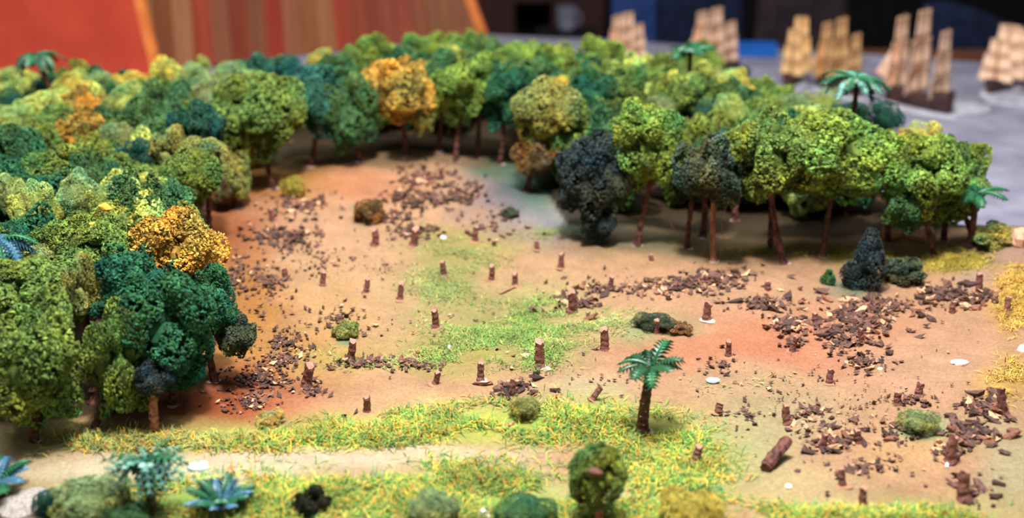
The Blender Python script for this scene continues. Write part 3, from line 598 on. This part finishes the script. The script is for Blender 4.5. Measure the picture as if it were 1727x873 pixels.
# stones
def stone(px, py, w_, mat, label, fl=.6, seed=1):
    B = G(px, py); d = np.linalg.norm(B-np.array([0, 0, CAM_H])); r = w_/2/FPX*d
    return tag(link('stone', blob_mesh('stone', seed, M[mat], fl, .28), None, (B[0], B[1], B[2]+r*fl*.4), (0, 0, seed), (r, r*.8, r)), label, 'stone')
stone(1617, 613, 24, 'white', 'white flat stone on the right slope', .35, 3)
stone(1203, 645, 22, 'paleblue', 'pale blue stone right of the lone palm', .5, 4)
stone(758, 587, 11, 'white', 'small white pebble on the left rim of the green patch', .7, 5)
stone(1724, 590, 18, 'white', 'white stone cut by the right edge of the photo', .7, 6)
stone(338, 787, 34, 'paleblue', 'pale flat stone by the road near the lower left palm', .3, 7)
stone(35, 858, 90, 'rock', 'grey white rock slab at the bottom left corner', .3, 8)
stone(815, 870, 30, 'white', 'white stone in the near grass at the bottom edge', .6, 9)
stone(1329, 822, 14, 'white', 'small white stone near the bottom right grass', .5, 10)
stone(1716, 412, 34, 'tan_rock', 'pale pink rock on the crest of the right hill', 1.1, 11)
stone(1690, 408, 44, 'tan_rock', 'tan rock ledge behind the coast scrub', .5, 12)
stone(1500, 400, 40, 'tan_rock', 'tan rock in the shade behind the conical bush', .7, 13)
stone(1545, 402, 54, 'tan_rock', 'tan rock between the coast trunks', .6, 14)
stone(1485, 622, 9, 'white', 'tiny pale pebble above the grey green bush', .5, 15)
stone(748, 402, 9, 'white', 'tiny white pebble on the worn grass at the back', .8, 16)

# ------------------------------------------------------------------ bark chips
def chip_shape(r, elong):
    a = OCT.copy()*np.array([elong, r.uniform(.5, .9), r.uniform(.22, .5)]); a = a*r.uniform(.8, 1.2, (6, 1)); a[:, 2] += .25*a[:, 0]**2; return a
rc = np.random.default_rng(3)
def chip_mesh(seed):
    r = np.random.default_rng(seed); n = 7; e = r.uniform(1.0, 1.9); V = []
    an = np.sort(r.uniform(0, 2*math.pi, n)); 
    for z in (-.22, .22):
        for a in an:
            q = r.uniform(.7, 1.2); V.append((math.cos(a)*e*q, math.sin(a)*.7*q, z+.35*abs(math.cos(a))*r.uniform(.3, 1.3)))
    F = [tuple(range(n))[::-1], tuple(range(n, 2*n))]+[(i, (i+1) % n, n+(i+1) % n, n+i) for i in range(n)]
    return mesh('bark_chip', V, F, M['chip'], np.full((2*n, 3), 1.0))
CM = [chip_mesh(i) for i in range(10)]
clusters = [  # px, py, rx, ry, n, mean size px, name of place
 (505, 350, 58, 26, 60, 6, 'on the upper left slope'), (450, 398, 50, 22, 50, 6, 'on the upper left slope'), (500, 405, 46, 30, 50, 6, 'on the upper left slope'), (395, 470, 40, 60, 70, 5.5, 'along the left rim'), (450, 480, 70, 60, 70, 5.5, 'along the left rim'), (480, 580, 60, 36, 80, 6, 'above the red brown earth'), (440, 640, 70, 30, 110, 7, 'on the red brown earth'), (420, 680, 60, 24, 60, 6, 'on the red brown earth'), (480, 610, 40, 14, 40, 8, 'above the red brown earth'),
 (715, 300, 60, 20, 60, 6.5, 'at the back of the clearing'), (700, 335, 60, 24, 75, 7, 'at the back of the clearing'), (780, 330, 50, 26, 50, 7, 'at the back of the clearing'), (665, 368, 40, 16, 36, 7, 'at the back of the clearing'), (700, 392, 44, 16, 36, 6.5, 'at the back of the clearing'), (830, 380, 60, 30, 26, 6, 'on the grey ash patch'), (545, 440, 60, 40, 36, 5, 'on the pale left slope'), (570, 540, 70, 40, 30, 6, 'on the pale left slope'),
 (620, 612, 90, 14, 70, 7, 'above the near grass strip'), (530, 660, 40, 20, 24, 7, 'above the near grass strip'), (700, 615, 60, 16, 30, 6.5, 'above the near grass strip'), (860, 655, 50, 18, 24, 11, 'beside the stump above the grass strip'), (760, 560, 160, 90, 30, 4.5, 'on the green patch'), (890, 600, 80, 40, 10, 7, 'on the green patch'),
 (965, 515, 46, 18, 46, 8, 'round the stump right of centre'), (1010, 490, 70, 22, 34, 7, 'round the stump right of centre'), (1140, 485, 90, 18, 95, 7, 'in the long heap under the right forest'), (1210, 470, 90, 20, 85, 7, 'in the long heap under the right forest'), (1290, 515, 80, 16, 50, 7, 'in the long heap under the right forest'), (1330, 550, 60, 18, 50, 8, 'in the field right of the red earth'), (1450, 540, 90, 40, 120, 8.5, 'in the field right of the red earth'), (1500, 520, 90, 30, 60, 7.5, 'in the field right of the red earth'), (1430, 580, 60, 20, 40, 8, 'in the field right of the red earth'), (1340, 580, 24, 14, 18, 8, 'in the field right of the red earth'),
 (1460, 615, 60, 16, 40, 8, 'above the two close stumps'), (1590, 495, 70, 24, 40, 8, 'at the foot of the right hill'), (1650, 505, 36, 20, 30, 8, 'at the foot of the right hill'), (1540, 675, 60, 20, 16, 8, 'beside the two close stumps'),
 (1660, 690, 60, 24, 46, 11, 'in the dark heap near the right edge'), (1640, 735, 60, 24, 44, 11, 'in the dark heap near the right edge'), (1600, 760, 40, 20, 22, 11, 'in the dark heap near the right edge'), (1400, 745, 60, 30, 44, 10, 'on the slope left of the round bush'), (1500, 735, 60, 26, 24, 9, 'on the slope left of the round bush'), (1460, 790, 90, 30, 22, 8.5, 'on the bottom right slope'), (1640, 830, 60, 30, 26, 10, 'round the thickest stump'), (1360, 700, 60, 26, 22, 8, 'on the slope left of the round bush'),
 (1220, 620, 40, 24, 14, 7, 'right of the lone palm'), (1260, 700, 60, 40, 14, 6.5, 'right of the lone palm'), (1300, 660, 160, 70, 24, 5, 'right of the lone palm'), (1000, 640, 120, 60, 14, 5.5, 'left of the lone palm'), (1080, 480, 120, 40, 24, 4.5, 'in the long heap under the right forest'), (650, 450, 220, 110, 70, 3.6, 'on the pale left slope'), (1450, 690, 260, 150, 110, 4, 'on the bottom right slope')]
singles = [(670, 692, 16), (601, 695, 16), (580, 703, 13), (862, 656, 26), (855, 670, 20), (905, 640, 20), (1005, 590, 14), (838, 590, 14), (530, 640, 16), (1345, 795, 14), (1395, 835, 12), (1500, 785, 14), (1560, 820, 12)]
chips = []
for (cx, cy, rx, ry, n, s, pl) in clusters:
    for _ in range(int(n*2.3)):
        a = rc.uniform(0, 6.283); q = abs(rc.normal(0, .55))
        chips.append((cx+rx*q*math.cos(a), cy+ry*q*math.sin(a), s*rc.uniform(.6, 1.75)*(1.35 if cy < 560 and s > 5 else 1.1 if s > 4.6 else 1), pl))
for (a, b_, s) in singles: chips.append((a, b_, s, 'alone'))
chips = [c for c in chips if c[1] < 872 and 0 < c[0] < 1727 and c[1] > np.interp(c[0], edge_x, edge_y)+6]
chips.sort(key=lambda c: -c[2])
def chip_col():
    u = rc.uniform()
    if u < .72: c = lin((78, 54, 46))*rc.uniform(.5, 1.9)
    elif u < .92: c = lin((128, 84, 64))*rc.uniform(.7, 1.2)
    else: c = lin((204, 158, 120))*rc.uniform(.8, 1.1)
    return c
SV = []; SC = []
for i, (px, py, s, pl) in enumerate(chips):
    B = G(px, py); d = np.linalg.norm(B-np.array([0, 0, CAM_H])); r = s/2/FPX*d; c = chip_col(); B[2] += r*.25+(.02*rc.uniform() if s < 14 else 0)
    e = Euler((rc.uniform(-.5, .5), rc.uniform(-.5, .5), rc.uniform(0, 6.28)))
    if i < 300:
        o = link('bark_chip', CM[i % 10], None, B, e, (r, r, r)); o.color = (*c, 1)
        if pl == 'alone':
            c = lin((50, 32, 32)); o.color = (*c, 1)
        tag(o, 'dark bark chip lying '+(pl if pl != 'alone' else 'by itself on open ground'), 'bark chip', 'bark chips '+(pl if pl != 'alone' else 'lying singly'))
    else:
        V = chip_shape(rc, rc.uniform(.8, 1.5))*r; V = V@np.array(e.to_matrix()).T+B; SV.append(V); SC.append(np.tile(c, (6, 1)))
n = len(SV); F = (OF[None]+6*np.arange(n)[:, None, None]).reshape(-1, 3)
M['chip2'] = tinted('small_bark_chip', .75, .35, objcol=False)
tag(link('bark_litter', mesh('bark_litter', np.concatenate(SV), F, M['chip2'], np.concatenate(SC))), 'small dark bark chips littered over the clearing', 'bark litter', kind='stuff')

# ------------------------------------------------------------------ static grass
def grass(name, patches, label, pal, L0=.11, flat=.5, wd=.0036):
    P = []
    for (cx, cy, rx, ry, n) in patches:
        for _ in range(int(n*3.0)):
            a = rc.uniform(0, 6.283); q = min(abs(rc.normal(0, .62)), 1.7)**.8; P.append((cx+rx*q*math.cos(a), cy+ry*q*math.sin(a)))
    P = np.array(P); 
    # flat-ground hit, then one correction for the relief
    d = FW[None]*FPX+np.array([1., 0, 0])[None]*(P[:, :1]-863.5)+UP[None]*(436.5-P[:, 1:2])
    z = np.zeros(len(P))
    for _ in range(5):
        t = (z-CAM_H)/d[:, 2]; x = d[:, 0]*t; y = d[:, 1]*t; z = hgt(x, y)
    pat = n3(np.stack([x, y, 0*x], 1), 6, 5)+.6*n3(np.stack([x, y, 0*x], 1), 17, 6)+rc.normal(0, .35, len(P)); kp = pat > -.25; x = x[kp]; y = y[kp]; z = z[kp]; P = P[kp]
    n = len(P); B = np.stack([x, y, z], 1); a = rc.uniform(0, 6.283, n); Ln = L0*rc.uniform(.5, 1.3, n)
    el = np.abs(rc.normal(0, flat, n)).clip(.05, 1.3); D = np.stack([np.cos(a)*np.cos(el), np.sin(a)*np.cos(el), np.sin(el)], 1)
    S = np.cross(D, [0, 0, 1.]); S /= np.linalg.norm(S, axis=1)[:, None]; bend = rc.uniform(-.25, .25, (n, 1))
    w_ = (wd*rc.uniform(.7, 1.4, n))[:, None]; up = np.array([0, 0, .004])
    p0 = B+up; p1 = B+D*(Ln*.5)[:, None]+S*bend*Ln[:, None]*.3+up*3; p2 = B+D*Ln[:, None]*.98+S*bend*Ln[:, None]-np.array([0, 0, 1.])*(Ln*.12)[:, None]
    p2[:, 2] = np.maximum(p2[:, 2], hgt(p2[:, 0], p2[:, 1])+.004)
    V = np.stack([p0-S*w_, p0+S*w_, p1-S*w_, p1+S*w_, p1+np.array([0, 0, .5])*w_*1.2, p2], 1).reshape(-1, 3)
    f = np.array([(0, 2, 4), (0, 4, 1), (1, 4, 3), (2, 5, 4), (4, 5, 3)]); F = (f[None]+6*np.arange(n)[:, None, None]).reshape(-1, 3)
    pc = np.array([lin(c) for c in pal]); idx = rc.integers(0, len(pal), n); c = pc[idx]*rc.uniform(.75, 1.2, (n, 1))
    tag(link(name, mesh(name, V, F, M['fibre'], c.repeat(6, 0))), label, 'grass', kind='stuff')
br = [(92, 148, 56), (136, 170, 62), (206, 190, 70), (200, 140, 62), (70, 132, 70), (104, 150, 76), (160, 170, 80), (210, 176, 80), (100, 146, 84)]
dull = [(140, 150, 80), (120, 150, 80), (172, 160, 92), (110, 140, 90), (160, 170, 100)]
grass('grass', [(940, 712, 150, 34, 2600), (1120, 745, 80, 40, 1300), (1110, 800, 110, 40, 1500), (850, 705, 110, 26, 1300)], 'bright yellow green grass strip left of the lone palm foot', br)
grass('grass', [(640, 728, 110, 24, 1300), (500, 745, 130, 18, 900), (690, 708, 60, 18, 500)], 'yellow green grass strip above the middle of the road', br)
grass('grass', [(300, 745, 190, 18, 700), (160, 750, 110, 22, 420)], 'thin straw grass strip along the road under the left trees', br[2:4]+dull)
grass('grass', [(560, 838, 330, 40, 4200), (380, 850, 170, 26, 1200), (800, 815, 130, 34, 1800), (860, 862, 260, 26, 2400), (300, 862, 100, 16, 600)], 'dense bright green grass along the bottom edge of the photo', br)
grass('grass', [(1130, 862, 160, 24, 1300), (1400, 872, 260, 14, 1500), (1620, 872, 120, 14, 600)], 'yellow green grass at the bottom right edge', br)
grass('grass', [(860, 560, 120, 44, 2300), (930, 520, 60, 24, 350), (800, 600, 110, 22, 900), (900, 600, 60, 26, 500)], 'short green grass patch in the middle of the clearing', [(110, 148, 66), (136, 164, 80), (98, 140, 74), (168, 172, 96)], .075, wd=.003)
grass('grass', [(770, 440, 90, 50, 900), (745, 490, 60, 40, 600), (930, 395, 60, 16, 160)], 'sparse worn olive grass at the back of the clearing', dull, .05, .3)
grass('grass', [(610, 606, 90, 16, 360), (1020, 545, 80, 26, 260), (1250, 640, 70, 18, 90)], 'scattered dull grass wisps round the clearing', dull, .06, .3)
grass('grass', [(1712, 500, 30, 48, 1200), (1700, 640, 28, 30, 420)], 'golden grass on the right hill', [(206, 164, 70), (190, 140, 70), (176, 160, 66), (214, 180, 96)], .09)
grass('grass', [(1600, 440, 90, 16, 1100), (1450, 428, 80, 10, 360), (1300, 425, 90, 8, 260)], 'olive yellow grass under the right forest edge', [(166, 150, 56), (140, 128, 50), (180, 160, 70)], .06)

# ------------------------------------------------------------------ ships on the sea cloth
M['sail'] = noisy('sail', (228, 180, 144), (250, 214, 184), 3, .9, .15)
M['sail_tan'] = noisy('sail_tan', (214, 164, 104), (236, 194, 136), 3, .9, .15)
M['hull'] = noisy('hull', (52, 34, 34), (84, 58, 54), 6, .7, .2)
M['mast'] = noisy('mast', (120, 90, 70), (160, 124, 96), 6, .7, .1)
M['shipbase'] = noisy('ship_base', (150, 150, 162), (196, 194, 204), 3, .7, .5, bdist=.02)
def sail_mesh(w_, h_, mat, taper=.85, belly=.18):
    V = []; F = []; nx_, nz_ = 8, 6
    for s in (0, 1):
        for j in range(nz_+1):
            for i in range(nx_+1):
                u = i/nx_-.5; v = j/nz_; ww = w_*(1-(1-taper)*v)
                V.append((belly*w_*(1-(2*u)**2)*math.sin(math.pi*(v*.85+.1))+s*.012, u*ww, v*h_-.04*w_*math.cos(u*math.pi)*(v < .01)))
    q = (nx_+1)*(nz_+1); r = nx_+1
    for s in (0, 1):
        for j in range(nz_):
            for i in range(nx_):
                a = s*q+j*r+i; f = (a, a+1, a+r+1, a+r); F.append(f if s else f[::-1])
    ring = [i for i in range(r)]+[j*r+nx_ for j in range(1, nz_+1)]+[nz_*r+i for i in range(nx_-1, -1, -1)]+[j*r for j in range(nz_-1, 0, -1)]
    for a, b_ in zip(ring, ring[1:]+ring[:1]): F.append((a, b_, b_+q, a+q))
    return mesh('sail', V, F, mat, None, True)
def hull_mesh(Ln, Wd, H):
    V = []; F = []; n = 16; prof = [(0, -.02), (.45, .0), (.8, .3), (1, .65), (.92, 1.0)]
    for i in range(n+1):
        t = i/n; x = (t-.5)*Ln; wb = math.sin(math.pi*min(1, t*.80+.20))**.6 if t > .02 else .55; sh = H*(1+.5*(2*t-1)**2*(1.4 if t < .5 else .7))
        row = [(x, -wb*Wd/2*a, b_*sh) for a, b_ in prof[::-1]]+[(x, wb*Wd/2*a, b_*sh) for a, b_ in prof[1:]]; V += row
    k = 9
    for i in range(n):
        for j in range(k-1): F.append((i*k+j, i*k+j+1, (i+1)*k+j+1, (i+1)*k+j))
        F.append((i*k+8, i*k, (i+1)*k, (i+1)*k+8))
    F.append(tuple(range(k))); F.append(tuple(range(n*k, n*k+k))[::-1])
    return mesh('hull', V, F, M['hull'], None, False)
def ship(px, py, Hpx, Lpx, rz, sm, label, masts=3, jib=True):
    B = atZ(px, py, SEA+.02); d = np.linalg.norm(B-np.array([0, 0, CAM_H])); H = Hpx/FPX*d; Ln = Lpx/FPX*d
    t = thing('model_ship', B, label, 'ship', 'model sailing ships on the sea cloth', rz)
    # wavy oval base
    th = np.linspace(0, 2*math.pi, 25)[:-1]; V = []; F = []
    for (s, z) in ((1, 0), (.96, .035), (.7, .05)):
        V += [(Ln*.62*s*math.cos(a)*(1+.04*math.sin(5*a)), Ln*.24*s*math.sin(a)*(1+.05*math.cos(4*a)), z) for a in th]
    for j in range(2):
        for i in range(24): F.append((j*24+i, j*24+(i+1) % 24, (j+1)*24+(i+1) % 24, (j+1)*24+i))
    F.append(tuple(range(48, 72))); link('sea_base', mesh('sea_base', V, F, M['shipbase'], None, True), t)
    link('hull', hull_mesh(Ln, Ln*.24, H*.14), t, (0, 0, .04))
    xs_ = {3: (-.34, 0, .32), 2: (-.2, .2)}[masts]; hs = {3: (.82, 1.0, .9), 2: (.85, 1.0)}[masts]
    for xm, hm in zip(xs_, hs):
        mh = H*.96*hm; V, F = tube([(0, 0, 0), (0, 0, mh)], [.022, .012], 8); mo = link('mast', mesh('mast', V, F, M['mast']), t, (xm*Ln, 0, .1))
        z = .12*H; seg_h = (mh-z)/3.15
        for j in range(3):
            w_ = Ln*(.60, .50, .34)[j]*hm; link('sail', sail_mesh(w_, seg_h*.97, sm), mo, (.02, 0, z+seg_h*j*1.02), (0, 0, .12))
            V, F = tube([(0, -w_*.5, 0), (0, w_*.5, 0)], [.004, .004], 6); link('yard', mesh('yard', V, F, M['mast']), mo, (.0, 0, z+seg_h*(j*1.02+.96)), (0, 0, .12))
    V, F = tube([(Ln*.46, 0, H*.17), (Ln*.72, 0, H*.30)], [.018, .010], 6); link('bowsprit', mesh('bowsprit', V, F, M['mast']), t)
    if jib:
        V = [(Ln*.68, 0, H*.29), (Ln*.36, .0, H*.20), (Ln*.33, 0, H*.70), (Ln*.68, .014, H*.29), (Ln*.36, .04, H*.20), (Ln*.33, .014, H*.70)]
        link('jib', mesh('jib', V, [(0, 1, 2), (3, 5, 4), (0, 3, 4, 1), (1, 4, 5, 2), (2, 5, 3, 0)], sm), t)
    V, F = box(-Ln*.46, -Ln*.28, -Ln*.09, Ln*.09, H*.15, H*.22); link('stern_cabin', mesh('stern_cabin', V, F, M['hull']), t)
    return t
ship(1058, 112, 88, 84, 2.15, M['sail'], 'model sailing ship farthest left, with peach coloured sails')
ship(1205, 120, 104, 100, 2.2, M['sail'], 'model sailing ship second from the left, with pinkish sails')
ship(1338, 146, 112, 74, 1.0, M['sail_tan'], 'slim model sailing ship with tan sails, third from the left', 2, False)
ship(1412, 158, 124, 96, 2.15, M['sail_tan'], 'model sailing ship with tan sails right behind the large palm')
ship(1545, 184, 162, 126, 2.2, M['sail'], 'largest and nearest model sailing ship with pale tan sails')
ship(1690, 152, 102, 108, .85, M['sail'], 'model sailing ship at the right edge of the photo')
for (px, py, r, l) in [(1600, 180, .55, 'pale oval sea base right of the largest ship'), (1712, 168, .5, 'pale oval sea base below the right edge ship')]:
    B = atZ(px, py, SEA+.02); o = link('wave_patch', blob_mesh('wave_patch', 6, M['shipbase'], .12, .12, 16), None, B, None, (r*1.5, r, r)); tag(o, l, 'ship base')

# ------------------------------------------------------------------ boards behind the forest
M['red'] = noisy('red_paint', (182, 62, 42), (196, 72, 48), 1.2, .5, .03)
M['orange_edge'] = noisy('orange_wood_edge', (214, 110, 52), (232, 134, 66), 3, .6, .05)
def board(name, corners, thick, mat, label, cat, edge_right=None):
    pass
# red board: nearer, right edge slanting
Yr = 25.5
tl, tr_, br_, bl = atY(-260, -160, Yr), atY(186, -160, Yr), atY(262, 150, Yr), atY(-260, 150, Yr)
base = Vector((0, Yr, SEA)); t = thing('red_board', base, 'large plain red board with an orange edge standing behind the left forest', 'board')
def quad_slab(pts, th):
    V = [tuple(np.array(p)-np.array(base)) for p in pts]; V += [(a, b_+th, c) for a, b_, c in V]
    return V, [(0, 1, 2, 3), (7, 6, 5, 4), (0, 4, 5, 1), (1, 5, 6, 2), (2, 6, 7, 3), (3, 7, 4, 0)]
def ext(a, b_):  # continue the line a-b down to the sea cloth
    s = (SEA-a[2])/(b_[2]-a[2]); return a+(b_-a)*s
rb, lb = ext(tr_, br_), ext(tl, bl)
V, F = quad_slab([lb, rb, tr_, tl], .18); link('panel', mesh('panel', V, F, M['red']), t)
w3 = np.array([.19, 0, 0]); V, F = quad_slab([rb, rb+w3, tr_+w3, tr_], .20); link('edge_strip', mesh('edge_strip', V, F, M['orange_edge']), t)
# striped board
cols = [(142, 88, 52), (150, 102, 64), (128, 72, 40), (156, 104, 70), (150, 64, 42), (142, 84, 58), (132, 58, 36), (128, 76, 50), (154, 56, 40), (150, 92, 62), (146, 88, 54), (154, 100, 64), (158, 66, 46), (148, 72, 48), (140, 66, 46), (146, 76, 54), (152, 74, 54), (140, 82, 56), (138, 88, 60), (142, 90, 62), (140, 88, 62)]
pm = [noisy('striped_plank', tuple(int(v*.93) for v in c), tuple(min(255, int(v*1.06)) for v in c), 2, .45, .04, stretch=(2, 2, .15)) for c in cols]
a0 = atZ(200, 128, SEA+.04); a1 = atZ(806, 58, SEA+.04)
base = Vector(((a0[0]+a1[0])/2, (a0[1]+a1[1])/2, SEA)); t = thing('striped_board', base, 'tall board of brown and red stripes with an orange right edge beyond the forest', 'board')
n = len(cols); Ht = 5.2; leanv = np.array([-1.9, 0, Ht])
for i in range(n):
    p = a0+(a1-a0)*i/n; q = a0+(a1-a0)*((i+1)/n-.0004); off = np.array([0, -.008*(i % 2), 0])
    l0 = leanv*np.array([(i/n)**3, 0, 1]); l1 = leanv*np.array([((i+1)/n)**3, 0, 1])
    V, F = quad_slab([p+off, q+off, q+off+l1, p+off+l0], .15); o = link('plank', mesh('plank', V, F, pm[i]), t)
u = (a1-a0)/np.linalg.norm(a1-a0); V, F = quad_slab([a1, a1+u*.28, a1+u*.28+leanv, a1+leanv], .25); link('edge_strip', mesh('edge_strip', V, F, M['orange_edge']), t)

# ------------------------------------------------------------------ dim room beyond the table
M['cab'] = noisy('dark_cabinet', (44, 20, 18), (64, 30, 26), 2, .6, .1, stretch=(4, 4, .3))
M['black'] = noisy('black_void', (6, 5, 6), (10, 8, 9), 2, .9, 0)
M['navy'] = noisy('navy_cloth', (20, 26, 48), (32, 42, 76), 2, .9, .2)
M['jeans'] = noisy('blue_cloth', (36, 58, 112), (48, 74, 132), 2, .9, .2)
M['grape'] = noisy('grey_purple_cloth', (44, 34, 40), (64, 50, 56), 2, .9, .2)
M['bluebox'] = noisy('blue_box', (20, 84, 168), (30, 98, 184), 2, .5, .05)
Yc = 44.0
def bxp(name, px0, py0, px1, py1, Y, th, mat, parent, o0, bev=0):
    a = atY(px0, py0, Y); b_ = atY(px1, py1, Y); V, F = box(a[0]-o0[0], b_[0]-o0[0], Y-o0[1], Y-o0[1]+th, b_[2]-o0[2], a[2]-o0[2])
    return link(name, mesh(name, V, F, M[mat]), parent)
a = atY(800, 0, Yc); b_ = atY(1000, 0, Yc); o0 = ((a[0]+b_[0])/2, Yc, -9)
t = thing('cabinet', o0, 'dark reddish cabinet with a black opening in the dim room beyond the table', 'cabinet')
for nm, r_, mt, th in [('side_panel', (780, -260, 868, 420), 'cab', 3), ('side_panel', (934, -260, 1010, 420), 'cab', 3), ('back_panel', (868, -260, 934, 420), 'black', .3), ('top_rail', (868, -260, 934, 4), 'cab', 3)]:
    bxp(nm, *r_, Yc+(2.6 if nm == 'back_panel' else 0), th, mt, t, o0)
V, F = tube([(0, 0, 0), (0, 0, .1), (0, 0, .62), (0, 0, .7)], [.22, .27, .30, .29], 14); q = atY(955, 50, 40)
t = thing('mug', (q[0], 40, q[2]), 'pale grey mug standing out before the dark cabinet', 'mug')
M['mug'] = noisy('grey_mug', (104, 104, 122), (134, 134, 152), 2, .5, .05); link('body', mesh('body', V, F, M['mug']), t)
V, F = tube([(.28+.16*math.sin(a), 0, .35-.2*math.cos(a)) for a in np.linspace(0, math.pi, 9)], [.035]*9, 8); link('handle', mesh('handle', V, F, M['mug']), t)
t = thing('stool', (q[0], 40, -9), 'dark stool under the pale mug', 'stool')
V, F = box(-.9, .9, -.6, .6, q[2]+9-.15, q[2]+9); link('seat', mesh('seat', V, F, M['black']), t)
for sx in (-.8, .8):
    for sy in (-.5, .5):
        V, F = tube([(sx, sy, 0), (sx*.9, sy*.9, q[2]+9-.15)], [.08, .07], 8); link('leg', mesh('leg', V, F, M['black']), t)
def cloth_chair(px0, px1, pytop, Y, mat, label, slope=0):
    a = atY(px0, pytop, Y); b_ = atY(px1, pytop, Y); w_ = b_[0]-a[0]; top = a[2]; o0 = Vector(((a[0]+b_[0])/2, Y, -9))
    t = thing('chair', o0, label, 'chair'); H = top+9
    # draped backrest: folds run down the cloth
    V = []; F = []; nx_, nz_ = 28, 12
    for s in (0, 1):
        for j in range(nz_+1):
            for i in range(nx_+1):
                u = i/nx_-.5; v = j/nz_; z = 3.6+(H-3.6)*v+(slope*u*w_*v)-.5*(abs(2*u)**4)*v
                V.append((u*w_*(1-.10*v), (-.35 if s == 0 else .35)*(1-.6*v)+.08*math.sin(u*34+j*.3)*(1-v*.6), z))
    r = nx_+1; q_ = r*(nz_+1)
    for s in (0, 1):
        for j in range(nz_):
            for i in range(nx_):
                k_ = s*q_+j*r+i; f = (k_, k_+1, k_+r+1, k_+r); F.append(f if s == 0 else f[::-1])
    for i in range(nx_): F.append((nz_*r+i, nz_*r+i+1, q_+nz_*r+i+1, q_+nz_*r+i))
    for j in range(nz_): F.append((j*r, j*r+r, q_+j*r+r, q_+j*r)); F.append((j*r+nx_, q_+j*r+nx_, q_+j*r+r+nx_, j*r+r+nx_))
    link('draped_coat', mesh('draped_coat', V, F, M[mat], None, True), t)
    V, F = box(-w_*.42, w_*.42, -2.6, .2, 3.9, 4.3); link('seat', mesh('seat', V, F, M['black']), t)
    for sx in (-w_*.38, w_*.38):
        for sy in (-2.3, 0):
            V, F = tube([(sx, sy, 0), (sx, sy, 4)], [.13, .13], 8); link('leg', mesh('leg', V, F, M['black']), t)
cloth_chair(1030, 1112, -60, 41, 'jeans', 'chair back covered with blue cloth beyond the leftmost ship')
cloth_chair(1100, 1262, -40, 43, 'navy', 'chair back covered with blackish navy cloth beyond the second ship')
cloth_chair(1275, 1440, -60, 42.5, 'grape', 'chair back covered with grey purple cloth beyond the tan sailed ships')
cloth_chair(1540, 1820, 30, 41, 'navy', 'wide chair back under a navy coat hanging aslant in the top right corner', slope=-.35)
B = atZ(1262, 92, SEA+.03); V, F = box(-.62, .62, -.25, .25, 0, .24)
t = thing('blue_box', B, 'flat bright blue box on the table between second and third ship', 'box'); link('body', mesh('body', V, F, M['bluebox']), t)
V, F = box(-.64, .64, -.27, .27, .18, .27); link('lid', mesh('lid', V, F, M['bluebox']), t)
